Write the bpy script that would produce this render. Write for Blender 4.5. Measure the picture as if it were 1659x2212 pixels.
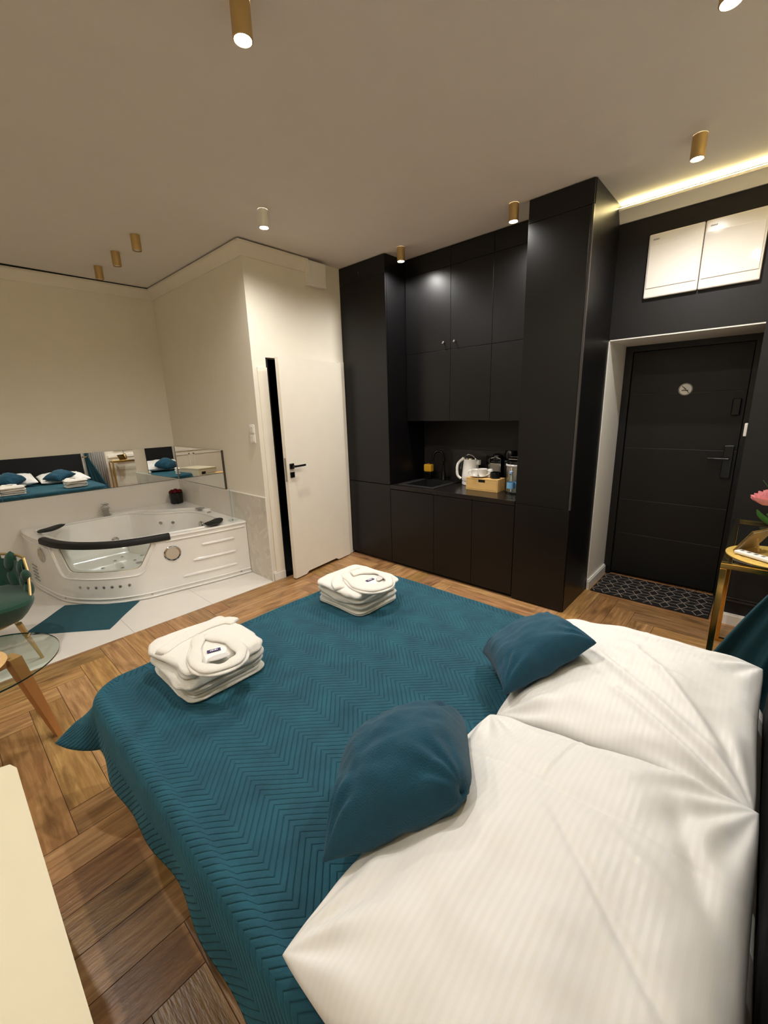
import bpy, bmesh, math, random
from mathutils import Vector, Matrix, noise
from mathutils.geometry import delaunay_2d_cdt
for o in list(bpy.data.objects): bpy.data.objects.remove(o, do_unlink=True)
random.seed(7)
PI = math.pi
SC = bpy.context.scene; COL = SC.collection

# ---------------------------------------------------------------- camera
def make_camera():
    yaw, pitch, roll = map(math.radians, (42.5387, -13.89, -1.7283))
    F = Vector((math.cos(pitch)*math.cos(yaw), math.cos(pitch)*math.sin(yaw), math.sin(pitch)))
    R = F.cross(Vector((0, 0, 1))).normalized(); U = R.cross(F)
    R2 = math.cos(roll)*R+math.sin(roll)*U; U2 = -math.sin(roll)*R+math.cos(roll)*U
    cd = bpy.data.cameras.new('camera'); co = bpy.data.objects.new('camera', cd); COL.objects.link(co)
    M = Matrix((R2, U2, -F)).transposed().to_4x4(); M.translation = Vector((0, 0, 1.6))
    co.matrix_world = M
    cd.sensor_fit = 'VERTICAL'; cd.sensor_height = 36.0; cd.lens = 36.0*899.97/2212
    cd.clip_start = 0.02
    SC.camera = co
make_camera()
# ---------------------------------------------------------------- world, exposure
w = bpy.data.worlds.new('world'); SC.world = w; w.use_nodes = True
w.node_tree.nodes['Background'].inputs[0].default_value = (1, .93, .82, 1)
w.node_tree.nodes['Background'].inputs[1].default_value = 0.02
SC.view_settings.view_transform = 'Standard'; SC.view_settings.look = 'None'
SC.view_settings.gamma = 1; SC.view_settings.use_curve_mapping = False
SC.view_settings.exposure = 0.12
LAMP_W = 66.0
LAMP_COL = (1.0, .975, .94)
# ceiling lamps: x, y, lit   (built further down, each with its own light)
H = 2.957

# ---------------------------------------------------------------- materials
def lin(c):
    return tuple(((v/255)/12.92 if v/255 <= .04045 else ((v/255+.055)/1.055)**2.4) for v in c)+(1,)
def mat(name, rgb, rough=.5, metal=0, bump=0, bscale=60, var=0, vscale=8, emis=None, estr=0, spec=.5, trans=0, ior=1.45, coat=0, sheen=0, stretch=None):
    m = bpy.data.materials.new(name); m.use_nodes = True; nt = m.node_tree; b = nt.nodes['Principled BSDF']
    c = lin(rgb) if max(rgb) > 1.01 else tuple(rgb)+(1,)
    b.inputs['Base Color'].default_value = c
    b.inputs['Roughness'].default_value = rough; b.inputs['Metallic'].default_value = metal
    b.inputs['Specular IOR Level'].default_value = spec; b.inputs['IOR'].default_value = ior
    b.inputs['Transmission Weight'].default_value = trans; b.inputs['Coat Weight'].default_value = coat
    b.inputs['Sheen Weight'].default_value = sheen
    if emis: b.inputs['Emission Color'].default_value = tuple(emis)+(1,); b.inputs['Emission Strength'].default_value = estr
    tc = nt.nodes.new('ShaderNodeTexCoord'); src = tc.outputs['Object']
    if stretch:
        mp = nt.nodes.new('ShaderNodeMapping'); mp.inputs['Scale'].default_value = stretch
        nt.links.new(src, mp.inputs[0]); src = mp.outputs[0]
    n = nt.nodes.new('ShaderNodeTexNoise'); n.inputs['Scale'].default_value = vscale; n.inputs['Detail'].default_value = 5
    nt.links.new(src, n.inputs['Vector'])
    v = max(var, .03)
    mx = nt.nodes.new('ShaderNodeMix'); mx.data_type = 'RGBA'
    mx.inputs[6].default_value = tuple(x*(1-v) for x in c[:3])+(1,)
    mx.inputs[7].default_value = tuple(min(1, x*(1+v)) for x in c[:3])+(1,)
    nt.links.new(n.outputs[0], mx.inputs[0]); nt.links.new(mx.outputs[2], b.inputs['Base Color'])
    if bump:
        n2 = nt.nodes.new('ShaderNodeTexNoise'); n2.inputs['Scale'].default_value = bscale; n2.inputs['Detail'].default_value = 4
        nt.links.new(src, n2.inputs['Vector'])
        bp = nt.nodes.new('ShaderNodeBump'); bp.inputs['Strength'].default_value = bump; bp.inputs['Distance'].default_value = .004
        nt.links.new(n2.outputs[0], bp.inputs['Height']); nt.links.new(bp.outputs[0], b.inputs['Normal'])
    return m
def nodes_of(m): return m.node_tree.nodes, m.node_tree.links, m.node_tree.nodes['Principled BSDF']
def math_node(nt, op, a, b=None, c=None):
    n = nt.nodes.new('ShaderNodeMath'); n.operation = op
    for i, v in enumerate((a, b, c)):
        if v is None: continue
        if isinstance(v, (int, float)): n.inputs[i].default_value = v
        else: nt.links.new(v, n.inputs[i])
    return n.outputs[0]

M = {}
M['wall'] = mat('cream wall paint', (231, 224, 208), .75, bump=.05, bscale=180)
M['ceil'] = mat('ceiling paint', (226, 220, 212), .85)
M['blackwall'] = mat('black wall paint', (19, 17, 19), .55, bump=.08, bscale=160)
M['blackcab'] = mat('black lacquered board', (8, 7, 8), .38, bump=.05, bscale=220, spec=.48)
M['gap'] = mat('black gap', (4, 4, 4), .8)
M['counter'] = mat('dark worktop', (26, 22, 20), .25, var=.2, vscale=30)
M['granite'] = mat('black composite', (26, 25, 25), .55, var=.3, vscale=300)
M['white'] = mat('white enamel', (236, 232, 224), .35)
M['doorw'] = mat('white door lacquer', (236, 228, 212), .5, bump=.03, bscale=200)
M['acryl'] = mat('glossy white acrylic', (238, 235, 228), .10, coat=.3)
M['tile'] = mat('glossy white tile', (226, 220, 210), .08, var=.03)
M['chrome'] = mat('chrome', (200, 200, 200), .08, 1)
M['steel'] = mat('brushed steel', (175, 170, 160), .28, 1, bump=.1, bscale=40, stretch=(1, 1, .02))
M['gold'] = mat('polished gold', (205, 165, 90), .16, 1)
M['brass'] = mat('brushed brass', (198, 170, 118), .42, .85)
M['goldmat'] = mat('gold woven mat', (215, 180, 95), .45, .5, bump=.6, bscale=260)
M['mirror'] = mat('mirror silver', (.90, .90, .88), .0, 1)
M['blackp'] = mat('black plastic', (11, 11, 11), .2)
M['blackrub'] = mat('soft black foam', (20, 20, 20), .6, bump=.1)
M['blackfab'] = mat('black velvet', (10, 10, 11), .9, bump=.2)
M['terry'] = mat('white terry cloth', (238, 233, 222), .95, bump=.9, bscale=420, var=.03, sheen=.3)
M['linenw'] = mat('white cotton', (238, 233, 224), .8, bump=.08, bscale=300)
M['teal_rug'] = mat('teal terry', (38, 80, 90), .95, bump=1., bscale=160, var=.15, vscale=60)
M['teal_plush'] = mat('teal plush', (18, 70, 90), .95, bump=.6, bscale=300, var=.18, vscale=30, sheen=.12)
M['teal_curt'] = mat('teal curtain', (22, 66, 76), .8, bump=.2, bscale=200)
M['sheer'] = mat('sheer voile', (210, 208, 205), .9)
M['green'] = mat('dark green velvet', (10, 62, 44), .8, bump=.2, bscale=160, var=.2, vscale=10, sheen=.3)
M['wood'] = mat('orange beech', (192, 134, 80), .4, var=.2, vscale=10, stretch=(1, 1, .1), bump=.1)
M['bamboo'] = mat('bamboo', (226, 184, 116), .45, var=.15, vscale=30, stretch=(1, .2, 1), bump=.1)
M['rattan'] = mat('rattan', (205, 165, 110), .7, bump=.9, bscale=180, var=.25, vscale=120)
M['wicker'] = mat('brown wicker', (95, 62, 42), .7, bump=.9, bscale=60, var=.5, vscale=50)
M['red'] = mat('dark red petals', (110, 10, 22), .7, var=.3, vscale=60)
M['pink'] = mat('pink petals', (248, 168, 172), .7, var=.15, vscale=60)
M['leaf'] = mat('green leaf', (60, 120, 50), .5, var=.2, vscale=30)
M['leafd'] = mat('grey green leaf', (62, 72, 60), .6)
M['yellow'] = mat('yellow sponge', (235, 178, 40), .7, bump=.5, bscale=300)
M['purple'] = mat('purple label', (58, 44, 92), .7)
M['greytxt'] = mat('grey print', (120, 115, 110), .6)
M['porc'] = mat('white porcelain', (240, 236, 228), .15)
M['cream'] = mat('cream lacquer', (212, 202, 174), .45)
M['blue'] = mat('blue label', (120, 178, 222), .5)
M['capblue'] = mat('pale blue cap', (150, 180, 220), .4)
M['greyrib'] = mat('grey louvre', (150, 148, 145), .5)
M['ledm'] = mat('led tape', (255, 240, 180), .5, emis=(1, .86, .45), estr=26)
M['lampglow'] = mat('lit bulb', (255, 250, 240), .5, emis=(1, .9, .74), estr=45)
M['lampoff'] = mat('unlit bulb', (225, 220, 210), .4)
M['frameback'] = mat('bronze frame back', (150, 128, 95), .35, .5)
def glass(name, col=(.97, 1, .99), rough=0, alpha_mix=.0):
    m = bpy.data.materials.new(name); m.use_nodes = True; nt = m.node_tree; nt.nodes.clear()
    out = nt.nodes.new('ShaderNodeOutputMaterial'); t = nt.nodes.new('ShaderNodeBsdfTransparent'); g = nt.nodes.new('ShaderNodeBsdfGlossy')
    t.inputs[0].default_value = tuple(col)+(1,); g.inputs['Roughness'].default_value = .03
    fr0 = nt.nodes.new('ShaderNodeFresnel'); fr0.inputs[0].default_value = 1.45; ge = nt.nodes.new('ShaderNodeNewGeometry')
    fr = nt.nodes.new('ShaderNodeMath'); fr.operation = 'MULTIPLY'; iv = nt.nodes.new('ShaderNodeMath'); iv.operation = 'SUBTRACT'; iv.inputs[0].default_value = 1
    nt.links.new(ge.outputs['Backfacing'], iv.inputs[1]); nt.links.new(fr0.outputs[0], fr.inputs[0]); nt.links.new(iv.outputs[0], fr.inputs[1])
    mx = nt.nodes.new('ShaderNodeMixShader'); nt.links.new(fr.outputs[0], mx.inputs[0])
    nt.links.new(t.outputs[0], mx.inputs[1]); nt.links.new(g.outputs[0], mx.inputs[2]); nt.links.new(mx.outputs[0], out.inputs[0])
    return m
M['glass'] = glass('clear glass'); M['tglass'] = glass('table glass', (.90, .96, .93)); M['pet'] = glass('clear plastic', (.86, .93, .96))
M['gedge'] = mat('dark glass edge', (20, 50, 45), .2)

def herringbone_wood():
    m = mat('oak floor tile', (170, 128, 82), .38); nt = m.node_tree; N, L, b = nodes_of(m)
    uv = N.new('ShaderNodeUVMap'); uv.uv_map = 'UVMap'
    at = N.new('ShaderNodeAttribute'); at.attribute_name = 'tone'
    mp = N.new('ShaderNodeMapping'); mp.inputs['Scale'].default_value = (2.2, 26, 1); L.new(uv.outputs[0], mp.inputs[0])
    n1 = N.new('ShaderNodeTexNoise'); n1.inputs['Scale'].default_value = 1.6; n1.inputs['Detail'].default_value = 8; n1.inputs['Roughness'].default_value = .62; n1.inputs['Distortion'].default_value = .5
    L.new(mp.outputs[0], n1.inputs['Vector'])
    mp2 = N.new('ShaderNodeMapping'); mp2.inputs['Scale'].default_value = (3, 9, 1); L.new(uv.outputs[0], mp2.inputs[0])
    n2 = N.new('ShaderNodeTexNoise'); n2.inputs['Scale'].default_value = 1.1; n2.inputs['Detail'].default_value = 5; L.new(mp2.outputs[0], n2.inputs['Vector'])
    cr = N.new('ShaderNodeValToRGB'); e = cr.color_ramp.elements
    e[0].position = .25; e[0].color = lin((132, 96, 62)); e[1].position = .72; e[1].color = lin((202, 160, 112))
    x = cr.color_ramp.elements.new(.48); x.color = lin((168, 126, 82))
    L.new(n1.outputs[0], cr.inputs[0])
    cr2 = N.new('ShaderNodeValToRGB'); e = cr2.color_ramp.elements
    e[0].position = .30; e[0].color = (.45, .43, .40, 1); e[1].position = .46; e[1].color = (1, 1, 1, 1)
    L.new(n2.outputs[0], cr2.inputs[0])
    mu = N.new('ShaderNodeMix'); mu.data_type = 'RGBA'; mu.blend_type = 'MULTIPLY'; mu.inputs[0].default_value = .9
    L.new(cr.outputs[0], mu.inputs[6]); L.new(cr2.outputs[0], mu.inputs[7])
    mu2 = N.new('ShaderNodeMix'); mu2.data_type = 'RGBA'; mu2.blend_type = 'MULTIPLY'; mu2.inputs[0].default_value = 1
    L.new(mu.outputs[2], mu2.inputs[6]); L.new(at.outputs['Color'], mu2.inputs[7])
    L.new(mu2.outputs[2], b.inputs['Base Color'])
    bp = N.new('ShaderNodeBump'); bp.inputs['Strength'].default_value = .45; bp.inputs['Distance'].default_value = .003
    n3 = N.new('ShaderNodeTexNoise'); n3.inputs['Scale'].default_value = 22; n3.inputs['Detail'].default_value = 6
    mp3 = N.new('ShaderNodeMapping'); mp3.inputs['Scale'].default_value = (1, 6, 1); L.new(uv.outputs[0], mp3.inputs[0]); L.new(mp3.outputs[0], n3.inputs['Vector'])
    L.new(n3.outputs[0], bp.inputs['Height']); L.new(bp.outputs[0], b.inputs['Normal'])
    b.inputs['Roughness'].default_value = .30
    return m
M['floor'] = herringbone_wood()
def quilt_mat():
    m = mat('teal quilted velvet', (20, 84, 104), .8, sheen=.3); nt = m.node_tree; N, L, b = nodes_of(m)
    uv = N.new('ShaderNodeUVMap'); uv.uv_map = 'UVMap'; sp = N.new('ShaderNodeSeparateXYZ'); L.new(uv.outputs[0], sp.inputs[0])
    wob = N.new('ShaderNodeTexNoise'); wob.inputs['Scale'].default_value = 14; L.new(uv.outputs[0], wob.inputs['Vector'])
    wo = math_node(nt, 'MULTIPLY', math_node(nt, 'SUBTRACT', wob.outputs[0], .5), .006)
    P = .205
    t = math_node(nt, 'PINGPONG', math_node(nt, 'ADD', sp.outputs[0], 10.0), P/2)
    f = math_node(nt, 'ADD', math_node(nt, 'ADD', sp.outputs[1], 10), math_node(nt, 'ADD', math_node(nt, 'MULTIPLY', t, 1.05), wo))
    g = math_node(nt, 'FRACT', math_node(nt, 'DIVIDE', f, .0235))
    d = math_node(nt, 'ABSOLUTE', math_node(nt, 'SUBTRACT', g, .5))      # .5 at the stitch, 0 on the ridge
    hgt = math_node(nt, 'SUBTRACT', 1, math_node(nt, 'POWER', math_node(nt, 'MULTIPLY', d, 2), 5))
    nz = N.new('ShaderNodeTexNoise'); nz.inputs['Scale'].default_value = 330; L.new(uv.outputs[0], nz.inputs['Vector'])
    hh = math_node(nt, 'ADD', hgt, math_node(nt, 'MULTIPLY', nz.outputs[0], .22))
    bp = N.new('ShaderNodeBump'); bp.inputs['Strength'].default_value = 1; bp.inputs['Distance'].default_value = 0.0036
    L.new(hh, bp.inputs['Height']); L.new(bp.outputs[0], b.inputs['Normal'])
    cn = N.new('ShaderNodeTexNoise'); cn.inputs['Scale'].default_value = 9; cn.inputs['Detail'].default_value = 6; L.new(uv.outputs[0], cn.inputs['Vector'])
    cr = N.new('ShaderNodeValToRGB'); e = cr.color_ramp.elements
    e[0].position = .3; e[0].color = lin((10, 62, 78)); e[1].position = .72; e[1].color = lin((20, 82, 98)); L.new(cn.outputs[0], cr.inputs[0])
    L.new(cr.outputs[0], b.inputs['Base Color'])
    b.inputs['Sheen Tint'].default_value = lin((90, 170, 185)); b.inputs['Sheen Roughness'].default_value = .4
    return m
M['quilt'] = quilt_mat()
def satin_mat():
    m = mat('white satin stripe cotton', (234, 230, 223), .6, spec=.6); nt = m.node_tree; N, L, b = nodes_of(m)
    uv = N.new('ShaderNodeUVMap'); uv.uv_map = 'UVMap'; sp = N.new('ShaderNodeSeparateXYZ'); L.new(uv.outputs[0], sp.inputs[0])
    g = math_node(nt, 'FRACT', math_node(nt, 'MULTIPLY', sp.outputs[1], 42))
    s = N.new('ShaderNodeMapRange'); s.interpolation_type = 'SMOOTHSTEP'
    L.new(math_node(nt, 'ABSOLUTE', math_node(nt, 'SUBTRACT', g, .5)), s.inputs[0]); s.inputs[1].default_value = .2; s.inputs[2].default_value = .3
    mx = N.new('ShaderNodeMix'); mx.data_type = 'RGBA'; mx.inputs[6].default_value = lin((230, 227, 222)); mx.inputs[7].default_value = lin((228, 225, 219))
    L.new(s.outputs[0], mx.inputs[0]); L.new(mx.outputs[2], b.inputs['Base Color'])
    L.new(math_node(nt, 'MULTIPLY_ADD', s.outputs[0], .28, .47), b.inputs['Roughness'])
    return m
M['satin'] = satin_mat()
def marble_mat():
    m = mat('pale marble tile', (214, 206, 192), .18); nt = m.node_tree; N, L, b = nodes_of(m)
    tc = N.new('ShaderNodeTexCoord'); n = N.new('ShaderNodeTexNoise'); n.inputs['Scale'].default_value = 4; n.inputs['Detail'].default_value = 9; n.inputs['Distortion'].default_value = 1.6
    L.new(tc.outputs['Object'], n.inputs['Vector'])
    cr = N.new('ShaderNodeValToRGB'); e = cr.color_ramp.elements
    e[0].position = .47; e[0].color = lin((208, 200, 187)); e[1].position = .53; e[1].color = lin((213, 205, 192))
    x = cr.color_ramp.elements.new(.50); x.color = lin((224, 217, 205)); L.new(n.outputs[0], cr.inputs[0]); L.new(cr.outputs[0], b.inputs['Base Color'])
    return m
M['marble'] = marble_mat()

# ---------------------------------------------------------------- mesh helpers
class MB:
    def __init__(s): s.bm = bmesh.new(); s.uv = s.bm.loops.layers.uv.new('UVMap')
    def box(s, x0, x1, y0, y1, z0, z1, bev=0, mi=0, seg=2):
        vs = [s.bm.verts.new((x, y, z)) for x in (x0, x1) for y in (y0, y1) for z in (z0, z1)]
        fs = [s.bm.faces.new([vs[i] for i in f]) for f in ((0, 1, 3, 2), (4, 6, 7, 5), (0, 4, 5, 1), (2, 3, 7, 6), (0, 2, 6, 4), (1, 5, 7, 3))]
        for f in fs: f.material_index = mi
        if bev:
            es = list({e for f in fs for e in f.edges})
            bmesh.ops.bevel(s.bm, geom=es, offset=bev, segments=seg, profile=.5, affect='EDGES')
        return s
    def obox(s, M4, sx, sy, sz, bev=0, mi=0):   # box centred, transformed
        n0 = set(s.bm.verts); s.box(-sx/2, sx/2, -sy/2, sy/2, -sz/2, sz/2, bev, mi)
        for v in s.bm.verts:
            if v not in n0: v.co = M4 @ v.co
        return s
    def rings(s, rings, cap0=True, cap1=True, closed=True, mi=0):
        R = [[s.bm.verts.new(p) for p in r] for r in rings]; n = len(R[0])
        for a, b in zip(R, R[1:]):
            for i in range(n if closed else n-1):
                j = (i+1) % n
                f = s.bm.faces.new((a[i], a[j], b[j], b[i])); f.material_index = mi
        if cap0: f = s.bm.faces.new(list(reversed(R[0]))); f.material_index = mi
        if cap1: f = s.bm.faces.new(R[-1]); f.material_index = mi
        return s
    def lathe(s, prof, c=(0, 0, 0), seg=32, mi=0, rot=None, cap=True):
        rs = []
        for r, z in prof:
            ring = []
            for i in range(seg):
                a = 2*PI*i/seg; p = Vector((max(r, 1e-4)*math.cos(a), max(r, 1e-4)*math.sin(a), z))
                if rot is not None: p = rot @ p
                ring.append(p+Vector(c))
            rs.append(ring)
        return s.rings(rs, cap, cap, True, mi)
    def cyl(s, p0, p1, r0, r1=None, seg=20, mi=0):
        p0, p1 = Vector(p0), Vector(p1); r1 = r0 if r1 is None else r1
        q = (p1-p0).to_track_quat('Z', 'Y').to_matrix()
        return s.rings([[p+q @ Vector((r*math.cos(2*PI*i/seg), r*math.sin(2*PI*i/seg), 0)) for i in range(seg)] for p, r in ((p0, r0), (p1, r1))], mi=mi)
    def tube(s, pts, r, seg=12, mi=0, closed=False, flat=None, up=(0, 0, 1)):
        pts = [Vector(p) for p in pts]; n = len(pts); rs = []
        for i, p in enumerate(pts):
            a = pts[(i-1) % n] if (closed or i > 0) else p; b = pts[(i+1) % n] if (closed or i < n-1) else p
            t = (b-a).normalized(); u = Vector(up); x = t.cross(u)
            if x.length < 1e-3: x = t.cross(Vector((1, 0, 0)))
            x.normalize(); y = x.cross(t)
            rr = r[i] if isinstance(r, (list, tuple)) else r
            ry = rr*(flat if flat else 1)
            rs.append([p+x*rr*math.cos(2*PI*k/seg)+y*ry*math.sin(2*PI*k/seg) for k in range(seg)])
        if closed: rs.append(rs[0]); s.rings(rs, False, False, True, mi)
        else: s.rings(rs, True, True, True, mi)
        return s
    def prism(s, poly, h0, h1, axis='z', mi=0):  # poly 2D extruded along axis
        def P(a, b, h): return {'z': (a, b, h), 'x': (h, a, b), 'y': (a, h, b)}[axis]
        return s.rings([[P(a, b, h0) for a, b in poly], [P(a, b, h1) for a, b in poly]], mi=mi)
    def build(s, name, m, parent=None, smooth=None, auto=35, wn=False):
        bm = s.bm; bmesh.ops.remove_doubles(bm, verts=bm.verts, dist=1e-6)
        bmesh.ops.recalc_face_normals(bm, faces=bm.faces)
        me = bpy.data.meshes.new(name); bm.to_mesh(me); bm.free()
        ms = m if isinstance(m, (list, tuple)) else [m]
        for x in ms: me.materials.append(x)
        o = bpy.data.objects.new(name, me); COL.objects.link(o)
        if smooth: 
            for p in me.polygons: p.use_smooth = True
            if auto < 180: me.set_sharp_from_angle(angle=math.radians(auto))
        if parent is not None: attach(o, parent)
        return o
ROOTLOC = {}
def attach(o, parent):
    o.parent = parent
    if parent.type == 'EMPTY' and parent.parent is None: o.matrix_parent_inverse = Matrix.Translation(-parent.location)
    elif parent.parent is None: o.matrix_parent_inverse = Matrix.Translation(-parent.location)
def thing(name, loc, label, cat, group=None, kind=None):
    o = bpy.data.objects.new(name, None); o.empty_display_size = .05; COL.objects.link(o); o.location = loc
    tag(o, label, cat, group, kind); return o
def tag(o, label=None, cat=None, group=None, kind=None):
    if label: o['label'] = label
    if cat: o['category'] = cat
    if group: o['group'] = group
    if kind: o['kind'] = kind
    return o
def struct(o, label=None): o['kind'] = 'structure'; 
def S(name, mb, m, smooth=None):
    o = mb.build(name, m, smooth=smooth); o['kind'] = 'structure'; return o
def catmull(c, n=12, closed=False):
    c = [Vector(p) for p in c]; out = []
    if closed: e = [c[-1]]+c+[c[0], c[1]]
    else: e = [c[0]*2-c[1]]+c+[c[-1]*2-c[-2]]
    for i in range(1, len(e)-2):
        a, b, d, f = e[i-1:i+3]
        for k in range(n):
            t = k/n; out.append(.5*((2*b)+(-a+d)*t+(2*a-5*b+4*d-f)*t*t+(-a+3*b-3*d+f)*t**3))
    if not closed: out.append(c[-1])
    return out
def rotm(axis_z): return Matrix(((axis_z.to_track_quat('Z', 'Y').to_matrix())))

# ================================================================ SETTING
XL, XR, YB, YF = -1.8, 4.35, -.36, 5.42
XK, XU, XE, YR, YA, Y3 = 3.123, 3.413, 3.71, 1.003, 2.77, 3.379
X2 = 2.058
def w1y(x): return 5.30-.031*(x-X2)
# floor: herringbone wood-look tiles
def make_floor():
    W = .1535; n = 6; ox = -.036; oy = 1.80+11*W; g = .0013
    mb = MB(); bm = mb.bm; col = bm.loops.layers.color.new('tone'); x0, x1, y0, y1 = XL, XR, YB, 3.362
    rnd = random.Random(3)
    def plank(a, b, c, d, horiz):
        A, B, Cc, D = max(a+g, x0), min(b-g, x1), max(c+g, y0), min(d-g, y1)
        if B-A < .003 or D-Cc < .003: return
        vs = [bm.verts.new(p) for p in ((A, Cc, 0), (B, Cc, 0), (B, D, 0), (A, D, 0))]
        f = bm.faces.new(vs); t = rnd.uniform(.88, 1.08); tc = (t, t*rnd.uniform(.95, 1.02), t*rnd.uniform(.9, 1.03), 1)
        ou, ov = rnd.uniform(0, 90), rnd.uniform(0, 90)
        for l in f.loops:
            p = l.vert.co; l[mb.uv].uv = (p.x-a+ou, p.y-c+ov) if horiz else (p.y-c+ou, p.x-a+ov); l[col] = tc
    for i in range(-30, 45):
        for j in range(-45, 35):
            k = (i-j) % (2*n)
            if k == 0: plank(ox+i*W, ox+(i+n)*W, oy+j*W, oy+(j+1)*W, True)
            if k == 2*n-1: plank(ox+i*W, ox+(i+1)*W, oy+j*W, oy+(j+n)*W, False)
    vs = [bm.verts.new(p) for p in ((x0, y0, -.0015), (x1, y0, -.0015), (x1, y1, -.0015), (x0, y1, -.0015))]
    f = bm.faces.new(vs); f.material_index = 1
    mb.box(x0, x1, y0, y1, -.12, -.004, mi=1)
    me = bpy.data.meshes.new('floor'); bm.normal_update()
    for f in bm.faces:
        if f.normal.z < 0 and abs(f.calc_center_median().z) < .002: f.normal_flip()
    bm.to_mesh(me); bm.free(); me.materials.append(M['floor']); me.materials.append(mat('dark grout', (78, 56, 38), .9))
    o = bpy.data.objects.new('floor', me); COL.objects.link(o); o['kind'] = 'structure'
make_floor()
# glossy white floor tiles in front of the tub
def tile_floor():
    mb = MB(); xs = [XL, -1.61, -.40, .815, 1.432, X2]; ys = [3.364, 4.56, 5.45]
    for a, b in zip(xs, xs[1:]):
        for c, d in zip(ys, ys[1:]): mb.box(a+.001, b-.001, c+.001, d-.001, -.02, 0)
    mb.box(XL, X2, 3.364, 5.45, -.12, -.003, mi=1)
    o = S('floor', mb, [M['tile'], mat('tile grout', (170, 160, 145), .9)])
tile_floor()
mb = MB(); mb.box(XL-.1, XR+.1, YB-.1, 5.6, H, H+.12); S('ceiling', mb, M['ceil'])
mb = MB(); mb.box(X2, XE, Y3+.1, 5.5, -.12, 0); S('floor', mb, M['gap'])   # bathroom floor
# walls
mb = MB(); mb.prism([(XL, w1y(XL)), (X2+.1, w1y(X2+.1)), (X2+.1, 5.55), (XL, 5.55)], 0, H); S('wall_far', mb, M['wall'])
mb = MB(); mb.box(X2, X2+.1, Y3, w1y(X2)+.005, 0, H); S('wall_tub', mb, M['wall'])
mb = MB(); mb.box(X2+.1, 2.194, Y3, Y3+.1, 0, H); mb.box(2.194, 3.03, Y3, Y3+.1, 2.072, H); mb.box(3.03, XE, Y3, Y3+.1, 0, H); S('wall_bathroom', mb, M['wall'])
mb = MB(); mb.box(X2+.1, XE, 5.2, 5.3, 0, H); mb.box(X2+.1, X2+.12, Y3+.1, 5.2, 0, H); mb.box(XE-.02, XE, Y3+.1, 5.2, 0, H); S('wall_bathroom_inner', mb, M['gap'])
mb = MB(); mb.box(XE, XR, YR, 5.3, 0, H); mb.box(XE, XR, .105, YR, 2.06, H); mb.box(XE, XR, YB, .105, 0, H); mb.box(4.27, XR, .105, YR, 0, 2.06); S('wall_entry', mb, M['blackwall'])
mb = MB(); mb.box(XL-.1, XL, YB-.1, 5.55, 0, H); S('wall_left', mb, M['wall'])
mb = MB(); mb.box(XL-.1, XR, YB-.1, YB, 0, H); S('wall_back', mb, M['wall'])
# white plaster reveal of the entrance
mb = MB(); mb.box(XE-.001, 4.21, YR-.006, YR, 0, 2.06); mb.box(XE-.001, 4.21, .105, YR, 2.052, 2.06); S('trim_1', mb, M['white'])
# cornices
def cornice_prof(w, h): return [(0, -h), (.012*w/.06, -h), (.018*w/.06, -h*.8), (.05*w/.06, -h*.25), (w, -h*.18), (w, 0), (0, 0)]
def cornice(name, p0, p1, nrm, top, w=.06, h=.10, m0=0, m1=0, m=None):
    p0, p1, nrm = Vector(p0), Vector(p1), Vector(nrm); d = (p1-p0).normalized(); rs = []
    for p, mm in ((p0, m0), (p1, m1)):
        rs.append([(p.x+nrm.x*a+d.x*a*mm, p.y+nrm.y*a+d.y*a*mm, top+z) for a, z in cornice_prof(w, h)])
    mb = MB(); mb.rings(rs); o = S(name, mb, m or M['wall'], smooth=True); return o
TOP = H-.012
cornice('trim_2', (XL, w1y(XL), 0), (X2, w1y(X2), 0), (0, -1, 0), TOP, m1=-1)
cornice('trim_3', (X2, w1y(X2), 0), (X2, Y3, 0), (-1, 0, 0), TOP, m0=1, m1=1)
cornice('trim_4', (X2, Y3, 0), (2.70, Y3, 0), (0, -1, 0), TOP, m0=-1)
cornice('trim_5', (XE, YR, 0), (XE, YB, 0), (-1, 0, 0), H-.032, w=.062, h=.085, m=M['white'])
cornice('trim_13', (XL, YB, 0), (XE, YB, 0), (0, 1, 0), H-.032, w=.062, h=.085, m=M['white'])
cornice('trim_14', (XL, 3.3, 0), (XL, YB, 0), (1, 0, 0), H-.032, w=.062, h=.085, m=M['white'])
# black strips painting the shade in the gap above the cornices
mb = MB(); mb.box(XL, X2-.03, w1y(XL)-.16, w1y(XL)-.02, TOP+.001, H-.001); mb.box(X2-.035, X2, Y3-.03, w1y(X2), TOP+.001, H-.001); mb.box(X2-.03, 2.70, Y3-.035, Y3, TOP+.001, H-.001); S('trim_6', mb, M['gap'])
# LED tape on the entry cornice
mb = MB(); mb.box(3.662, 3.690, YB+.01, YR-.004, H-.031, H-.023); o = mb.build('led_strip', M['ledm']); tag(o, 'warm glowing LED strip on top of the cornice above the entrance door', 'light strip')
mb = MB(); mb.box(XL+.05, XE-.09, YB+.02, YB+.048, H-.031, H-.023); o = mb.build('led_strip', M['ledm']); tag(o, 'unseen LED strip added on the cornice above the headboard to brighten the ceiling', 'light strip')  # added fill light out of view, raises the ceiling brightness
mb = MB(); mb.box(XL+.02, XL+.048, YB+.06, 3.28, H-.031, H-.023); o = mb.build('led_strip', M['ledm']); tag(o, 'unseen LED strip added on the left wall cornice to brighten the ceiling', 'light strip')  # second added strip out of view, more bounce on the ceiling
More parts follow.
